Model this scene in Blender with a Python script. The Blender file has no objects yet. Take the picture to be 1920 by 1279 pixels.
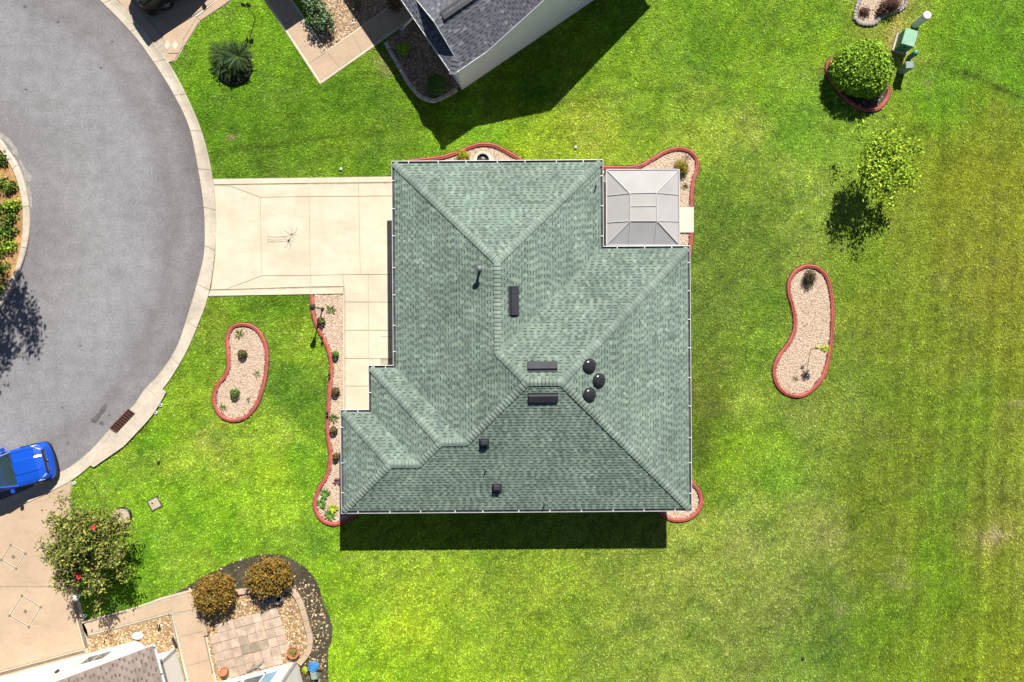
import bpy, bmesh, math, random
import numpy as np
from mathutils import Vector, Matrix
from mathutils.geometry import tessellate_polygon

rng = random.Random(7)
nr = np.random.default_rng(11)
SC = bpy.context.scene
COL = SC.collection

# ------------------------------------------------------------------ camera
S = 36.5          # ground pixels per metre in the 1920 px wide photograph
H = 35.1          # drone height
cam_d = bpy.data.cameras.new('camera'); cam = bpy.data.objects.new('camera', cam_d); COL.objects.link(cam)
cam.location = (0, 0, H); cam.rotation_euler = (0, 0, 0)
cam_d.sensor_width = 36; cam_d.lens = 36 * H / (1920 / S); cam_d.clip_end = 2000; cam_d.clip_start = .5
SC.camera = cam
# ------------------------------------------------------------------ sky and sun
SUNV = Vector((.274, 1.029, 1.0)).normalized()
wd = bpy.data.worlds.new('World'); SC.world = wd; wd.use_nodes = True
nt = wd.node_tree; bgn = nt.nodes['Background']
sky = nt.nodes.new('ShaderNodeTexSky'); sky.sky_type = 'NISHITA'; sky.sun_disc = False; sky.air_density = .6; sky.dust_density = .4
sky.sun_elevation = math.asin(SUNV.z); sky.sun_rotation = math.atan2(SUNV.x, SUNV.y)
nt.links.new(sky.outputs[0], bgn.inputs[0]); bgn.inputs[1].default_value = .05
sl = bpy.data.lights.new('sun', 'SUN'); sl.energy = 5.0; sl.angle = math.radians(.53); sl.color = (1, .95, .87)
so = bpy.data.objects.new('sun', sl); COL.objects.link(so)
so.rotation_euler = (-SUNV).to_track_quat('-Z', 'Y').to_euler(); so.location = (10, 30, 40)
SC.view_settings.view_transform = 'Standard'; SC.view_settings.look = 'None'
SC.view_settings.exposure = .92; SC.view_settings.gamma = 1

# ------------------------------------------------------------------ helpers
def G(px, py, z=0.0):
    """ground / height point seen at a photograph position (survey of the place)"""
    f = (H - z) / H
    return Vector(((px - 960) / S * f, (640 - py) / S * f, z))
def G2(px, py): v = G(px, py); return (v.x, v.y)

def sc(*c):
    """sRGB 0-255 -> linear"""
    return tuple(((v/255)/12.92 if v/255 <= .04045 else (((v/255)+.055)/1.055)**2.4) for v in c)

def new_mat(name, col=(.5, .5, .5), rough=.8, metal=0, noise=None, bump=None, attr=False, spec=.3, coords='Object', alpha=None, coat=0):
    """noise = list of (scale, strength, detail)  multiplies the colour; bump = (scale, strength, distance)"""
    m = bpy.data.materials.new(name); m.use_nodes = True
    N = m.node_tree.nodes; L = m.node_tree.links; b = N['Principled BSDF']
    b.inputs['Roughness'].default_value = rough; b.inputs['Metallic'].default_value = metal
    b.inputs['Specular IOR Level'].default_value = spec
    if coat: b.inputs['Coat Weight'].default_value = coat; b.inputs['Coat Roughness'].default_value = .05
    tc = N.new('ShaderNodeTexCoord')
    geo = N.new('ShaderNodeNewGeometry')
    pos = geo.outputs['Position'] if coords == 'World' else tc.outputs['Object']
    if attr:
        a = N.new('ShaderNodeAttribute'); a.attribute_name = 'Col'; cur = a.outputs['Color']
    else:
        r = N.new('ShaderNodeRGB'); r.outputs[0].default_value = (*col, 1); cur = r.outputs[0]
    for (s, k, d) in (noise or []):
        t = N.new('ShaderNodeTexNoise'); t.inputs['Scale'].default_value = s; t.inputs['Detail'].default_value = d
        L.new(pos, t.inputs['Vector'])
        mr = N.new('ShaderNodeMapRange'); mr.inputs[1].default_value = .3; mr.inputs[2].default_value = .7
        mr.inputs[3].default_value = 1 - k; mr.inputs[4].default_value = 1 + k; L.new(t.outputs[0], mr.inputs[0])
        mx = N.new('ShaderNodeVectorMath'); mx.operation = 'SCALE'; L.new(cur, mx.inputs[0]); L.new(mr.outputs[0], mx.inputs['Scale']); cur = mx.outputs[0]
    L.new(cur, b.inputs['Base Color'])
    if bump:
        t = N.new('ShaderNodeTexNoise'); t.inputs['Scale'].default_value = bump[0]; t.inputs['Detail'].default_value = 3
        L.new(pos, t.inputs['Vector'])
        bp = N.new('ShaderNodeBump'); bp.inputs['Strength'].default_value = bump[1]; bp.inputs['Distance'].default_value = bump[2]
        L.new(t.outputs[0], bp.inputs['Height']); L.new(bp.outputs[0], b.inputs['Normal'])
    if alpha is not None: b.inputs['Alpha'].default_value = alpha
    return m

class MB:
    """collects geometry, builds ONE mesh object"""
    def __init__(s): s.v = []; s.f = []; s.c = []
    def add(s, vs, fs, col=None):
        o = len(s.v); s.v += [tuple(p) for p in vs]; s.f += [tuple(i + o for i in f) for f in fs]
        s.c += [col or (1, 1, 1)] * len(vs); return s
    def box(s, c, size, rz=0, col=None, M=None):
        x, y, z = [k / 2 for k in size]; R = Matrix.Rotation(rz, 3, 'Z') if M is None else M; c = Vector(c)
        vs = [c + R @ Vector(p) for p in ((-x,-y,-z),(x,-y,-z),(x,y,-z),(-x,y,-z),(-x,-y,z),(x,-y,z),(x,y,z),(-x,y,z))]
        return s.add(vs, [(3,2,1,0),(4,5,6,7),(0,1,5,4),(1,2,6,5),(2,3,7,6),(3,0,4,7)], col)
    def chbox(s, c, size, ch=.02, rz=0, col=None):
        """box with chamfered top edges"""
        x, y, z = [k / 2 for k in size]; R = Matrix.Rotation(rz, 3, 'Z'); c = Vector(c)
        L = [(x, y, -z), (x, y, z - ch), (x - ch, y - ch, z)]
        vs = []
        for (a, b, h) in L:
            vs += [c + R @ Vector(p) for p in ((-a,-b,h),(a,-b,h),(a,b,h),(-a,b,h))]
        fs = [(3,2,1,0),(8,9,10,11)]
        for k in (0, 4):
            for i in range(4): j = (i+1) % 4; fs.append((k+i, k+j, k+4+j, k+4+i))
        return s.add(vs, fs, col)
    def prism(s, pts, z0, z1, col=None, top_inset=0):
        n = len(pts); a = sum(pts[i][0]*pts[(i+1)%n][1]-pts[(i+1)%n][0]*pts[i][1] for i in range(n))
        if a < 0: pts = pts[::-1]
        vs = [(p[0], p[1], z0) for p in pts] + [(p[0], p[1], z1) for p in pts]
        fs = [tuple(range(n, 2*n)), tuple(range(n-1, -1, -1))] + [(i, (i+1)%n, n+(i+1)%n, n+i) for i in range(n)]
        return s.add(vs, fs, col)
    def tube(s, p0, p1, r0, r1=None, n=8, caps=True, col=None):
        p0 = Vector(p0); p1 = Vector(p1); r1 = r0 if r1 is None else r1
        d = (p1 - p0).normalized(); a = d.orthogonal().normalized(); b = d.cross(a)
        vs = []
        for p, r in ((p0, r0), (p1, r1)):
            vs += [p + (a*math.cos(2*math.pi*i/n) + b*math.sin(2*math.pi*i/n))*r for i in range(n)]
        fs = [(i, (i+1)%n, n+(i+1)%n, n+i) for i in range(n)]
        if caps: fs += [tuple(range(n-1,-1,-1)), tuple(range(n, 2*n))]
        return s.add(vs, fs, col)
    def lathe(s, c, prof, n=16, col=None, sx=1, sy=1):
        """prof: (r, z) from bottom to top; closed by fans when r==0 is not given"""
        c = Vector(c); vs = []; fs = []
        for (r, z) in prof: vs += [c + Vector((r*sx*math.cos(2*math.pi*i/n), r*sy*math.sin(2*math.pi*i/n), z)) for i in range(n)]
        for k in range(len(prof)-1):
            for i in range(n): j=(i+1)%n; fs.append((k*n+i, k*n+j, (k+1)*n+j, (k+1)*n+i))
        fs.append(tuple(range((len(prof)-1)*n, len(prof)*n)))
        return s.add(vs, fs, col)
    def build(s, name, mat, parent=None, smooth=False):
        return mk(name, s.v, s.f, mat, parent, s.c if any(c != (1,1,1) for c in s.c) else None, smooth)

def mk(name, v, f, mat, parent=None, cols=None, smooth=False):
    me = bpy.data.meshes.new(name); me.from_pydata([tuple(p) for p in v], [], f)
    if cols is not None:
        at = me.color_attributes.new('Col', 'FLOAT_COLOR', 'POINT')
        arr = np.ones((len(v), 4), np.float32); arr[:, :3] = np.array(cols, np.float32); at.data.foreach_set('color', arr.ravel())
    if mat: me.materials.append(mat)
    if smooth: me.polygons.foreach_set('use_smooth', [True]*len(me.polygons))
    me.update()
    o = bpy.data.objects.new(name, me); COL.objects.link(o)
    if parent is not None: o.parent = parent
    return o

def mk_np(name, V, F, mat, parent=None, cols=None):
    """numpy mesh: V (n,3), F (m,k)"""
    me = bpy.data.meshes.new(name); n, (m, k) = len(V), F.shape
    me.vertices.add(n); me.vertices.foreach_set('co', V.astype(np.float32).ravel())
    me.loops.add(m*k); me.loops.foreach_set('vertex_index', F.astype(np.int32).ravel())
    me.polygons.add(m); me.polygons.foreach_set('loop_start', np.arange(0, m*k, k, dtype=np.int32))
    me.update(calc_edges=True)
    if cols is not None:
        at = me.color_attributes.new('Col', 'FLOAT_COLOR', 'POINT')
        arr = np.ones((n, 4), np.float32); arr[:, :3] = cols; at.data.foreach_set('color', arr.ravel())
    me.materials.append(mat); me.validate()
    o = bpy.data.objects.new(name, me); COL.objects.link(o)
    if parent is not None: o.parent = parent
    return o

def thing(name, label, cat, loc=(0,0,0), rz=0, group=None):
    o = bpy.data.objects.new(name, None); COL.objects.link(o); o.location = loc; o.rotation_euler = (0,0,rz)
    o.empty_display_size = .2
    o['label'] = label; o['category'] = cat
    if group: o['group'] = group
    return o
def tag(o, label, cat, group=None):
    o['label'] = label; o['category'] = cat
    if group: o['group'] = group
    return o
def struct(o, label=None, cat=None):
    o['kind'] = 'structure'
    if label: o['label'] = label
    if cat: o['category'] = cat
    return o
def stuff(o, label=None, cat=None):
    o['kind'] = 'stuff'
    if label: o['label'] = label
    if cat: o['category'] = cat
    return o

def catmull(pts, per=6, closed=False):
    P = [Vector((*p[:2], 0)) for p in pts]; n = len(P); out = []
    rngi = range(n) if closed else range(n-1)
    for i in rngi:
        p0 = P[(i-1)%n] if closed or i > 0 else P[0]*2-P[1]
        p1 = P[i]; p2 = P[(i+1)%n]
        p3 = P[(i+2)%n] if closed or i+2 < n else P[n-1]*2-P[n-2]
        for k in range(per):
            t = k/per
            out.append(.5*((2*p1)+(p2-p0)*t+(2*p0-5*p1+4*p2-p3)*t*t+(3*p1-p0-3*p2+p3)*t**3))
    if not closed: out.append(P[-1])
    return [(p.x, p.y) for p in out]

def resample(pts, n):
    d = [0]
    for a, b in zip(pts, pts[1:]): d.append(d[-1] + math.dist(a, b))
    out = []; k = 0
    for i in range(n):
        t = d[-1]*i/(n-1)
        while k < len(d)-2 and d[k+1] < t: k += 1
        u = (t-d[k])/max(d[k+1]-d[k], 1e-9)
        out.append((pts[k][0]+(pts[k+1][0]-pts[k][0])*u, pts[k][1]+(pts[k+1][1]-pts[k][1])*u))
    return out, d[-1]

def sweep(mb, path, prof, closed=False, col=None):
    """profile of (offset to the left, z) along a 2D path"""
    n = len(path); m = len(prof); vs = []
    for i, p in enumerate(path):
        a = path[(i-1)%n] if closed or i else path[0]; b = path[(i+1)%n] if closed or i < n-1 else path[-1]
        dx, dy = b[0]-a[0], b[1]-a[1]; l = math.hypot(dx, dy) or 1; nx, ny = -dy/l, dx/l
        vs += [(p[0]+nx*o, p[1]+ny*o, z) for (o, z) in prof]
    fs = []
    for i in range(n if closed else n-1):
        j = (i+1)%n
        for k in range(m-1): fs.append((i*m+k, j*m+k, j*m+k+1, i*m+k+1))
    if not closed: fs += [tuple(range(m)), tuple(range(n*m-1, (n-1)*m-1, -1))]
    mb.add(vs, fs, col)

def inset(pts, d):
    n = len(pts); a = sum(pts[i][0]*pts[(i+1)%n][1]-pts[(i+1)%n][0]*pts[i][1] for i in range(n))
    if a < 0: pts = pts[::-1]
    out = []
    for i in range(n):
        p0, p1, p2 = Vector(pts[i-1][:2]), Vector(pts[i][:2]), Vector(pts[(i+1)%n][:2])
        e1 = (p1-p0).normalized(); e2 = (p2-p1).normalized()
        n1 = Vector((-e1.y, e1.x)); n2 = Vector((-e2.y, e2.x)); b = n1+n2
        if b.length < 1e-6: b = n1.copy()
        b.normalize(); k = d/max(b.dot(n1), .35); q = p1+b*k; out.append((q.x, q.y))
    return out

EXCL = []      # polygons (world) on which no grass grows
def inside(poly, X, Y):
    r = np.zeros(X.shape, bool); n = len(poly)
    xs = [p[0] for p in poly]; ys = [p[1] for p in poly]
    bb = (X >= min(xs)) & (X <= max(xs)) & (Y >= min(ys)) & (Y <= max(ys))
    xi, yi = X[bb], Y[bb]; c = np.zeros(xi.shape, bool)
    for i in range(n):
        x0, y0 = poly[i][:2]; x1, y1 = poly[i-1][:2]
        if y0 == y1: continue
        c ^= ((y0 > yi) != (y1 > yi)) & (xi < (x1-x0)*(yi-y0)/(y1-y0)+x0)
    r[bb] = c
    return r
def PX(pts): return [G2(*p) for p in pts]

# ------------------------------------------------------------------ materials
M = {}
M['grass'] = new_mat('grass', rough=.75, attr=True, spec=.15)
M['lawn'] = new_mat('lawn', rough=.9, attr=True, spec=.1, noise=[(9, .35, 4), (40, .35, 2)], coords='World')
M['concrete'] = new_mat('pale_concrete', (.505, .445, .335), .85, noise=[(.35, .08, 3), (1.3, .07, 5), (60, .05, 2)], coords='World', bump=(90, .25, .01))
def stained(m, col2, sc_, lo, hi, amt):
    N = m.node_tree.nodes; L = m.node_tree.links; b = N['Principled BSDF']; src = b.inputs['Base Color'].links[0].from_socket
    geo = N.new('ShaderNodeNewGeometry'); mp = N.new('ShaderNodeMapping'); mp.inputs['Scale'].default_value = (.45, 1.3, 1); L.new(geo.outputs['Position'], mp.inputs[0])
    t = N.new('ShaderNodeTexNoise'); t.inputs['Scale'].default_value = sc_; t.inputs['Detail'].default_value = 6; t.inputs['Roughness'].default_value = .68; L.new(mp.outputs[0], t.inputs['Vector'])
    mr = N.new('ShaderNodeMapRange'); mr.inputs[1].default_value = lo; mr.inputs[2].default_value = hi; mr.inputs[4].default_value = amt; L.new(t.outputs[0], mr.inputs[0])
    mx = N.new('ShaderNodeMix'); mx.data_type = 'RGBA'; L.new(mr.outputs[0], mx.inputs[0]); L.new(src, mx.inputs[6]); mx.inputs[7].default_value = (*col2, 1); L.new(mx.outputs[2], b.inputs['Base Color'])
stained(M['concrete'], (.36, .295, .215), 1.1, .50, .74, .5)
M['kerb'] = new_mat('kerb_concrete', (.43, .375, .30), .9, noise=[(.8, .16, 4), (8, .10, 3), (70, .10, 2)], coords='World', bump=(60, .3, .01))
M['joint'] = new_mat('concrete_joint', (.34, .295, .225), .95, noise=[(5, .2, 2)], coords='World')
M['tan'] = new_mat('tan_painted_concrete', (.40, .295, .205), .8, noise=[(.5, .09, 3), (6, .05, 3), (60, .05, 2)], coords='World')
M['tanborder'] = new_mat('cream_border_concrete', (.50, .42, .31), .8, noise=[(2, .08, 3)], coords='World')
M['tandark'] = new_mat('taupe_border_band', (.17, .13, .095), .85, noise=[(3, .12, 3)], coords='World')
stained(M['kerb'], (.24, .205, .165), 2.2, .52, .74, .5); stained(M['tan'], (.27, .20, .14), 1.2, .52, .74, .5)
M['edging'] = new_mat('red_concrete_edging', (.37, .085, .066), .8, noise=[(1.2, .16, 4), (6, .18, 4), (40, .2, 2)], coords='World', bump=(50, .3, .01))
stained(M['edging'], (.22, .10, .085), 3.5, .48, .66, .65)
M['pebble'] = new_mat('pebble', rough=.75, attr=True)
M['bedbase'] = new_mat('pink_gravel_base', (.40, .31, .225), .9, noise=[(18, .3, 3), (45, .35, 2)], coords='World')
M['goldbase'] = new_mat('golden_gravel_base', (.27, .18, .10), .9, noise=[(12, .4, 3), (35, .35, 2)], coords='World')
M['brownbase'] = new_mat('brown_gravel_base', (.20, .14, .095), .9, noise=[(12, .4, 3), (35, .35, 2)], coords='World')
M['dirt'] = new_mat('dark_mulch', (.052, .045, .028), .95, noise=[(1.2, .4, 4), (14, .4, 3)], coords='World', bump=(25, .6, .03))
M['mulch'] = new_mat('golden_mulch', (.33, .19, .075), .95, noise=[(2, .35, 3), (20, .5, 3)], coords='World')
M['shingle'] = new_mat('green_asphalt_shingle', rough=.9, attr=True, spec=.1, noise=[(.28, .12, 3), (1.1, .12, 5), (120, .12, 2)])
M['roofbase'] = new_mat('shadow_gap', (.03, .04, .036), .95)
M['white'] = new_mat('white_aluminium', (.56, .565, .575), .45, noise=[(1.5, .06, 3)], spec=.4)
M['stucco'] = new_mat('white_stucco', (.55, .53, .49), .85, noise=[(.9, .05, 3), (30, .05, 2)], bump=(70, .3, .01))
M['whitepaint'] = new_mat('cool_white_paint', (.76, .76, .79), .7, noise=[(.9, .04, 3), (30, .04, 2)], bump=(70, .2, .01))
M['wall'] = new_mat('cream_stucco', (.5, .45, .36), .85, noise=[(.9, .05, 3)], bump=(70, .3, .01))
M['soffit'] = new_mat('white_soffit', (.6, .6, .58), .7)
M['black'] = new_mat('black_plastic', (.018, .018, .02), .42, noise=[(3, .2, 3)])
M['darkmetal'] = new_mat('charcoal_sheet_metal', (.028, .029, .036), .6, noise=[(4, .15, 3)], spec=.2)
M['dome'] = new_mat('smoked_acrylic_dome', (.022, .022, .025), .22, spec=.5, noise=[(9, .3, 3)])
M['lead'] = new_mat('grey_lead_pipe', (.12, .13, .14), .5, spec=.5)
M['bark'] = new_mat('bark', (.13, .09, .06), .9, noise=[(8, .3, 3)])
M['leaf'] = new_mat('leaf', rough=.7, attr=True, spec=.1)
M['tyre'] = new_mat('tyre_rubber', (.02, .02, .02), .85)
M['rim'] = new_mat('alloy_rim', (.45, .46, .47), .3, metal=.8)
M['glass'] = new_mat('dark_car_glass', (.015, .03, .032), .06, spec=.7)
M['seat'] = new_mat('grey_seat_fabric', (.16, .16, .155), .9)
M['frontglass'] = new_mat('tinted_windscreen', (.03, .06, .062), .05, spec=.7, alpha=.45)
M['blue'] = new_mat('blue_car_paint', (.004, .062, .42), .36, spec=.45, coat=.25)
M['darkpaint'] = new_mat('dark_bronze_car_paint', (.03, .027, .02), .3, spec=.55, coat=.5)
M['chrome'] = new_mat('chrome', (.7, .7, .72), .12, metal=1)
M['redlens'] = new_mat('red_tail_lens', (.35, .02, .02), .15, spec=.6)
M['lens'] = new_mat('clear_headlamp_lens', (.45, .5, .55), .08, spec=.7)
M['utilgreen'] = new_mat('utility_green_paint', (.06, .23, .13), .45, noise=[(4, .1, 3)])
M['palegreen'] = new_mat('faded_green_lid', (.20, .36, .25), .5, noise=[(4, .12, 3)])
M['greybox'] = new_mat('grey_green_cabinet', (.19, .25, .24), .5, noise=[(4, .1, 3)])
M['pvc'] = new_mat('white_pvc', (.62, .66, .62), .45)
M['terra'] = new_mat('terracotta', (.36, .15, .075), .85, noise=[(9, .18, 3)])
M['soil'] = new_mat('pot_soil', (.05, .045, .02), .95, noise=[(20, .4, 2)])
M['blockstone'] = new_mat('pale_edging_stone', (.46, .42, .36), .85, noise=[(5, .2, 4)])
M['stone'] = new_mat('grey_stone', (.2, .185, .165), .85, noise=[(7, .25, 4)])
M['paver'] = new_mat('weathered_paver', rough=.88, attr=True, noise=[(2.2, .22, 4), (30, .12, 3)], coords='World', bump=(40, .3, .01))
M['rust'] = new_mat('rusty_iron', (.105, .04, .03), .8, noise=[(14, .3, 3)])
M['pit'] = new_mat('drain_pit', (.006, .005, .005), 1)
M['bluehose'] = new_mat('blue_hose_reel', (.045, .19, .42), .4)
M['lampblack'] = new_mat('lamp_post_paint', (.03, .028, .028), .45)
M['lampglass'] = new_mat('frosted_lamp_glass', (.55, .53, .48), .3, spec=.5)
M['winglass'] = new_mat('window_glass', (.07, .085, .095), .08, spec=.7)
M['blueglass'] = new_mat('sky_lit_glass', (.14, .29, .40), .1, spec=.7)
M['palmprint'] = new_mat('stamped_palm_ink', (.345, .305, .228), .85, noise=[(12, .25, 3)], coords='World')
M['diamond'] = new_mat('white_stain_inlay', (.52, .45, .37), .8, noise=[(5, .1, 3)], coords='World')
M['stainmat'] = new_mat('oil_stain', (.092, .086, .088), .75, noise=[(3, .25, 4), (40, .25, 2)], coords='World')
M['spill'] = new_mat('concrete_spill', (.27, .245, .225), .9, noise=[(5, .2, 4), (40, .15, 2)], coords='World')
M['slabwhite'] = new_mat('white_concrete_pad', (.50, .46, .38), .85, noise=[(1.5, .06, 3), (50, .05, 2)], coords='World')
M['ivory'] = new_mat('meter_lid', (.36, .31, .22), .75, noise=[(8, .15, 3)])
M['petal'] = new_mat('red_petal', (.55, .03, .05), .6)

M['guttershade'] = new_mat('gutter_shade', (.05, .052, .06), .9, noise=[(3, .4, 4)])  # dark colour standing in for shade inside the gutter trough
# asphalt: rings of tyre polish round the cul-de-sac
def asphalt():
    m = new_mat('asphalt', (.180, .177, .182), .88, noise=[(.22, .10, 4), (1.6, .11, 5), (9, .15, 3), (30, .20, 2)], coords='World', bump=(60, .35, .01), spec=.25)
    N = m.node_tree.nodes; L = m.node_tree.links; b = N['Principled BSDF']
    src = b.inputs['Base Color'].links[0].from_socket
    geo = N.new('ShaderNodeNewGeometry'); c = G(-179, 430)
    d = N.new('ShaderNodeVectorMath'); d.operation = 'DISTANCE'; d.inputs[1].default_value = c
    nz = N.new('ShaderNodeTexNoise'); nz.inputs['Scale'].default_value = .5; nz.inputs['Detail'].default_value = 3
    L.new(geo.outputs['Position'], nz.inputs['Vector']); L.new(geo.outputs['Position'], d.inputs[0])
    ad = N.new('ShaderNodeMath'); ad.operation = 'MULTIPLY_ADD'; ad.inputs[1].default_value = 1.6; L.new(nz.outputs[0], ad.inputs[0]); L.new(d.outputs['Value'], ad.inputs[2])
    mr = N.new('ShaderNodeMapRange'); mr.inputs[1].default_value = 6.5; mr.inputs[2].default_value = 16.5; L.new(ad.outputs[0], mr.inputs[0])
    cr = N.new('ShaderNodeValToRGB'); e = cr.color_ramp.elements
    e[0].position = 0; e[0].color = (.80, .77, .76, 1); e[1].position = 1; e[1].color = (.66, .61, .59, 1)
    for p, cc in ((.22, (1.0, .97, .98, 1)), (.45, (1.12, 1.11, 1.12, 1)), (.68, (1.08, 1.08, 1.11, 1)), (.80, (.86, .82, .83, 1)), (.88, (.96, .93, .94, 1))):
        q = cr.color_ramp.elements.new(p); q.color = cc
    L.new(mr.outputs[0], cr.inputs[0])
    mu = N.new('ShaderNodeVectorMath'); mu.operation = 'MULTIPLY'; L.new(src, mu.inputs[0]); L.new(cr.outputs[0], mu.inputs[1])
    L.new(mu.outputs[0], b.inputs['Base Color'])
    return m
M['asphalt'] = asphalt()

def screen_mat(name, col, al):
    m = new_mat(name, col, .7, noise=[(1.2, .05, 3)], spec=.1, alpha=al)
    N = m.node_tree.nodes; L = m.node_tree.links; b = N['Principled BSDF']; out = N['Material Output']
    tr = N.new('ShaderNodeBsdfTranslucent'); tr.inputs[0].default_value = (*col, 1); mx = N.new('ShaderNodeMixShader'); mx.inputs[0].default_value = .5
    L.new(b.outputs[0], mx.inputs[1]); L.new(tr.outputs[0], mx.inputs[2]); L.new(mx.outputs[0], out.inputs[0])
    return m
M['screen'] = screen_mat('insect_screen', (.62, .61, .61), .86)
M['screenframe'] = new_mat('grey_white_screen_frame', (.42, .41, .415), .5)
M['screentop'] = screen_mat('screen_top', (.64, .625, .615), .88)

# ------------------------------------------------------------------ ground: lawn
ANCH = [  # photo position, sRGB as seen in sun
 (360,150,104,158,22),(430,60,118,172,24),(560,60,112,170,20),(430,230,92,146,22),(560,200,100,148,26),(680,180,96,146,24),(700,250,104,150,24),(480,300,96,140,26),(640,300,112,158,26),(720,120,118,160,32),
 (900,240,120,178,22),(1000,270,150,190,36),(1110,245,160,188,52),(1060,285,148,186,42),(1000,180,100,150,18),(1200,190,126,172,36),(1150,110,122,170,32),(1250,60,118,170,28),(1340,100,110,160,26),(1420,180,122,172,32),(1330,230,152,186,52),(1400,230,150,182,60),(1450,60,116,166,28),(1540,50,122,172,30),
 (1640,40,142,170,48),(1690,60,178,178,82),(1750,60,120,172,26),(1840,40,96,168,12),(1890,120,90,160,10),(1800,130,96,160,18),(1760,180,112,170,22),(1850,220,132,160,30),
 (1500,240,104,164,34),(1560,250,128,176,46),(1480,330,140,176,56),(1540,380,138,174,54),(1400,350,126,162,44),(1350,420,104,140,40),(1440,440,108,142,40),(1340,560,112,144,46),(1420,560,110,150,38),(1500,470,136,166,56),(1620,480,120,164,38),(1700,420,128,152,40),
 (1800,330,140,150,30),(1880,360,146,158,34),(1740,300,134,158,34),(1800,480,142,152,40),(1890,520,148,152,44),(1650,600,126,150,40),(1720,640,118,150,34),(1800,680,128,148,40),(1890,660,136,150,40),
 (1400,650,120,164,40),(1340,690,110,136,40),(1330,760,96,120,32),(1325,840,90,114,30),(1320,890,112,150,30),(1400,760,140,176,50),(1370,860,136,184,34),(1440,860,134,180,40),(1440,900,110,164,34),(1520,800,128,156,54),(1600,760,124,156,48),(1650,740,108,146,38),(1640,820,108,134,38),(1700,860,112,138,34),(1780,760,116,156,36),(1840,760,116,166,30),(1900,780,134,152,48),
 (1500,960,136,164,60),(1420,960,148,180,62),(1560,1010,150,168,74),(1400,1020,140,164,66),(1620,940,104,132,34),(1620,1040,118,138,40),(1700,980,120,140,42),(1770,930,92,150,24),(1760,1040,90,156,18),(1770,1120,96,160,20),(1840,960,124,140,44),(1860,1000,168,160,90),(1880,1060,136,154,46),(1660,1100,106,140,36),(1660,1160,92,148,24),(1550,1110,110,142,46),(1450,1130,134,158,62),(1560,1200,96,132,40),(1620,1220,96,146,26),(1720,1230,112,152,28),(1840,1180,126,156,32),(1900,1240,140,158,32),(1800,1250,122,156,24),(1400,1250,120,150,50),(1480,1250,124,162,52),
 (1330,1000,150,180,60),(1300,1060,140,166,58),(1200,1060,138,166,54),(1240,1150,132,160,54),(1340,1150,134,160,58),(1150,1240,130,164,48),(1050,1100,146,182,48),(960,1070,130,166,40),(900,1150,152,190,46),(1000,1220,138,178,38),(860,1240,142,186,36),(760,1080,150,190,42),(760,1180,158,200,38),(700,1060,142,186,38),(680,1240,140,192,30),(640,1080,132,180,34),(1280,1240,134,166,54),
 (450,580,108,156,28),(400,600,124,158,38),(540,580,100,150,26),(545,620,130,170,40),(560,660,140,186,40),(540,720,84,138,30),(550,760,96,146,30),(520,810,152,196,50),(380,680,128,172,38),(360,760,134,178,36),(320,800,120,172,30),(330,870,152,190,50),(420,850,160,194,50),(400,830,152,180,62),(280,850,110,164,30),(230,880,140,184,40),(500,900,158,206,40),(450,940,150,198,38),(560,880,122,180,32),(540,960,150,200,44),(420,960,140,196,34),(350,940,120,178,30),(300,930,132,186,34),(270,1000,124,178,34),(330,1020,134,186,38),(360,1060,140,186,44),(440,1020,128,182,34),(530,1010,128,176,40),(580,1020,106,156,34),(600,1060,138,190,34),(210,910,128,180,38),(250,1080,104,160,24),(640,1180,148,200,34),(200,1090,90,140,24),(300,1100,120,172,32),
 (-200,640,120,160,36),(2100,640,135,155,40),(960,1500,140,180,45),(960,-200,112,165,26),(2100,1300,140,158,32),(2100,-100,95,165,14)]
AN = np.array(ANCH, float)
AN[:, 2] = np.maximum(AN[:, 2]*1.07, AN[:, 3]*.70); AN[:, 3] = AN[:, 3]*1.01; AN[:, 4] = AN[:, 4]*1.1; AN[:, 4] = np.maximum(AN[:, 4], AN[:, 3]*.17)
far_e = (AN[:, 0] > 1600) & (AN[:, 1] > 205)
AN[far_e, 2:5] = AN[far_e, 2:5]*.55+np.array([130, 152, 38])*.45
def vnoise(x, y, f, seed):
    """smooth value noise"""
    r = np.random.default_rng(seed); T = r.random((64, 64))
    X = x*f; Y = y*f; xi = np.floor(X).astype(int); yi = np.floor(Y).astype(int); u = X-xi; v = Y-yi
    u = u*u*(3-2*u); v = v*v*(3-2*v)
    g = lambda a, b: T[a % 64, b % 64]
    return (g(xi,yi)*(1-u)+g(xi+1,yi)*u)*(1-v)+(g(xi,yi+1)*(1-u)+g(xi+1,yi+1)*u)*v
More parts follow.
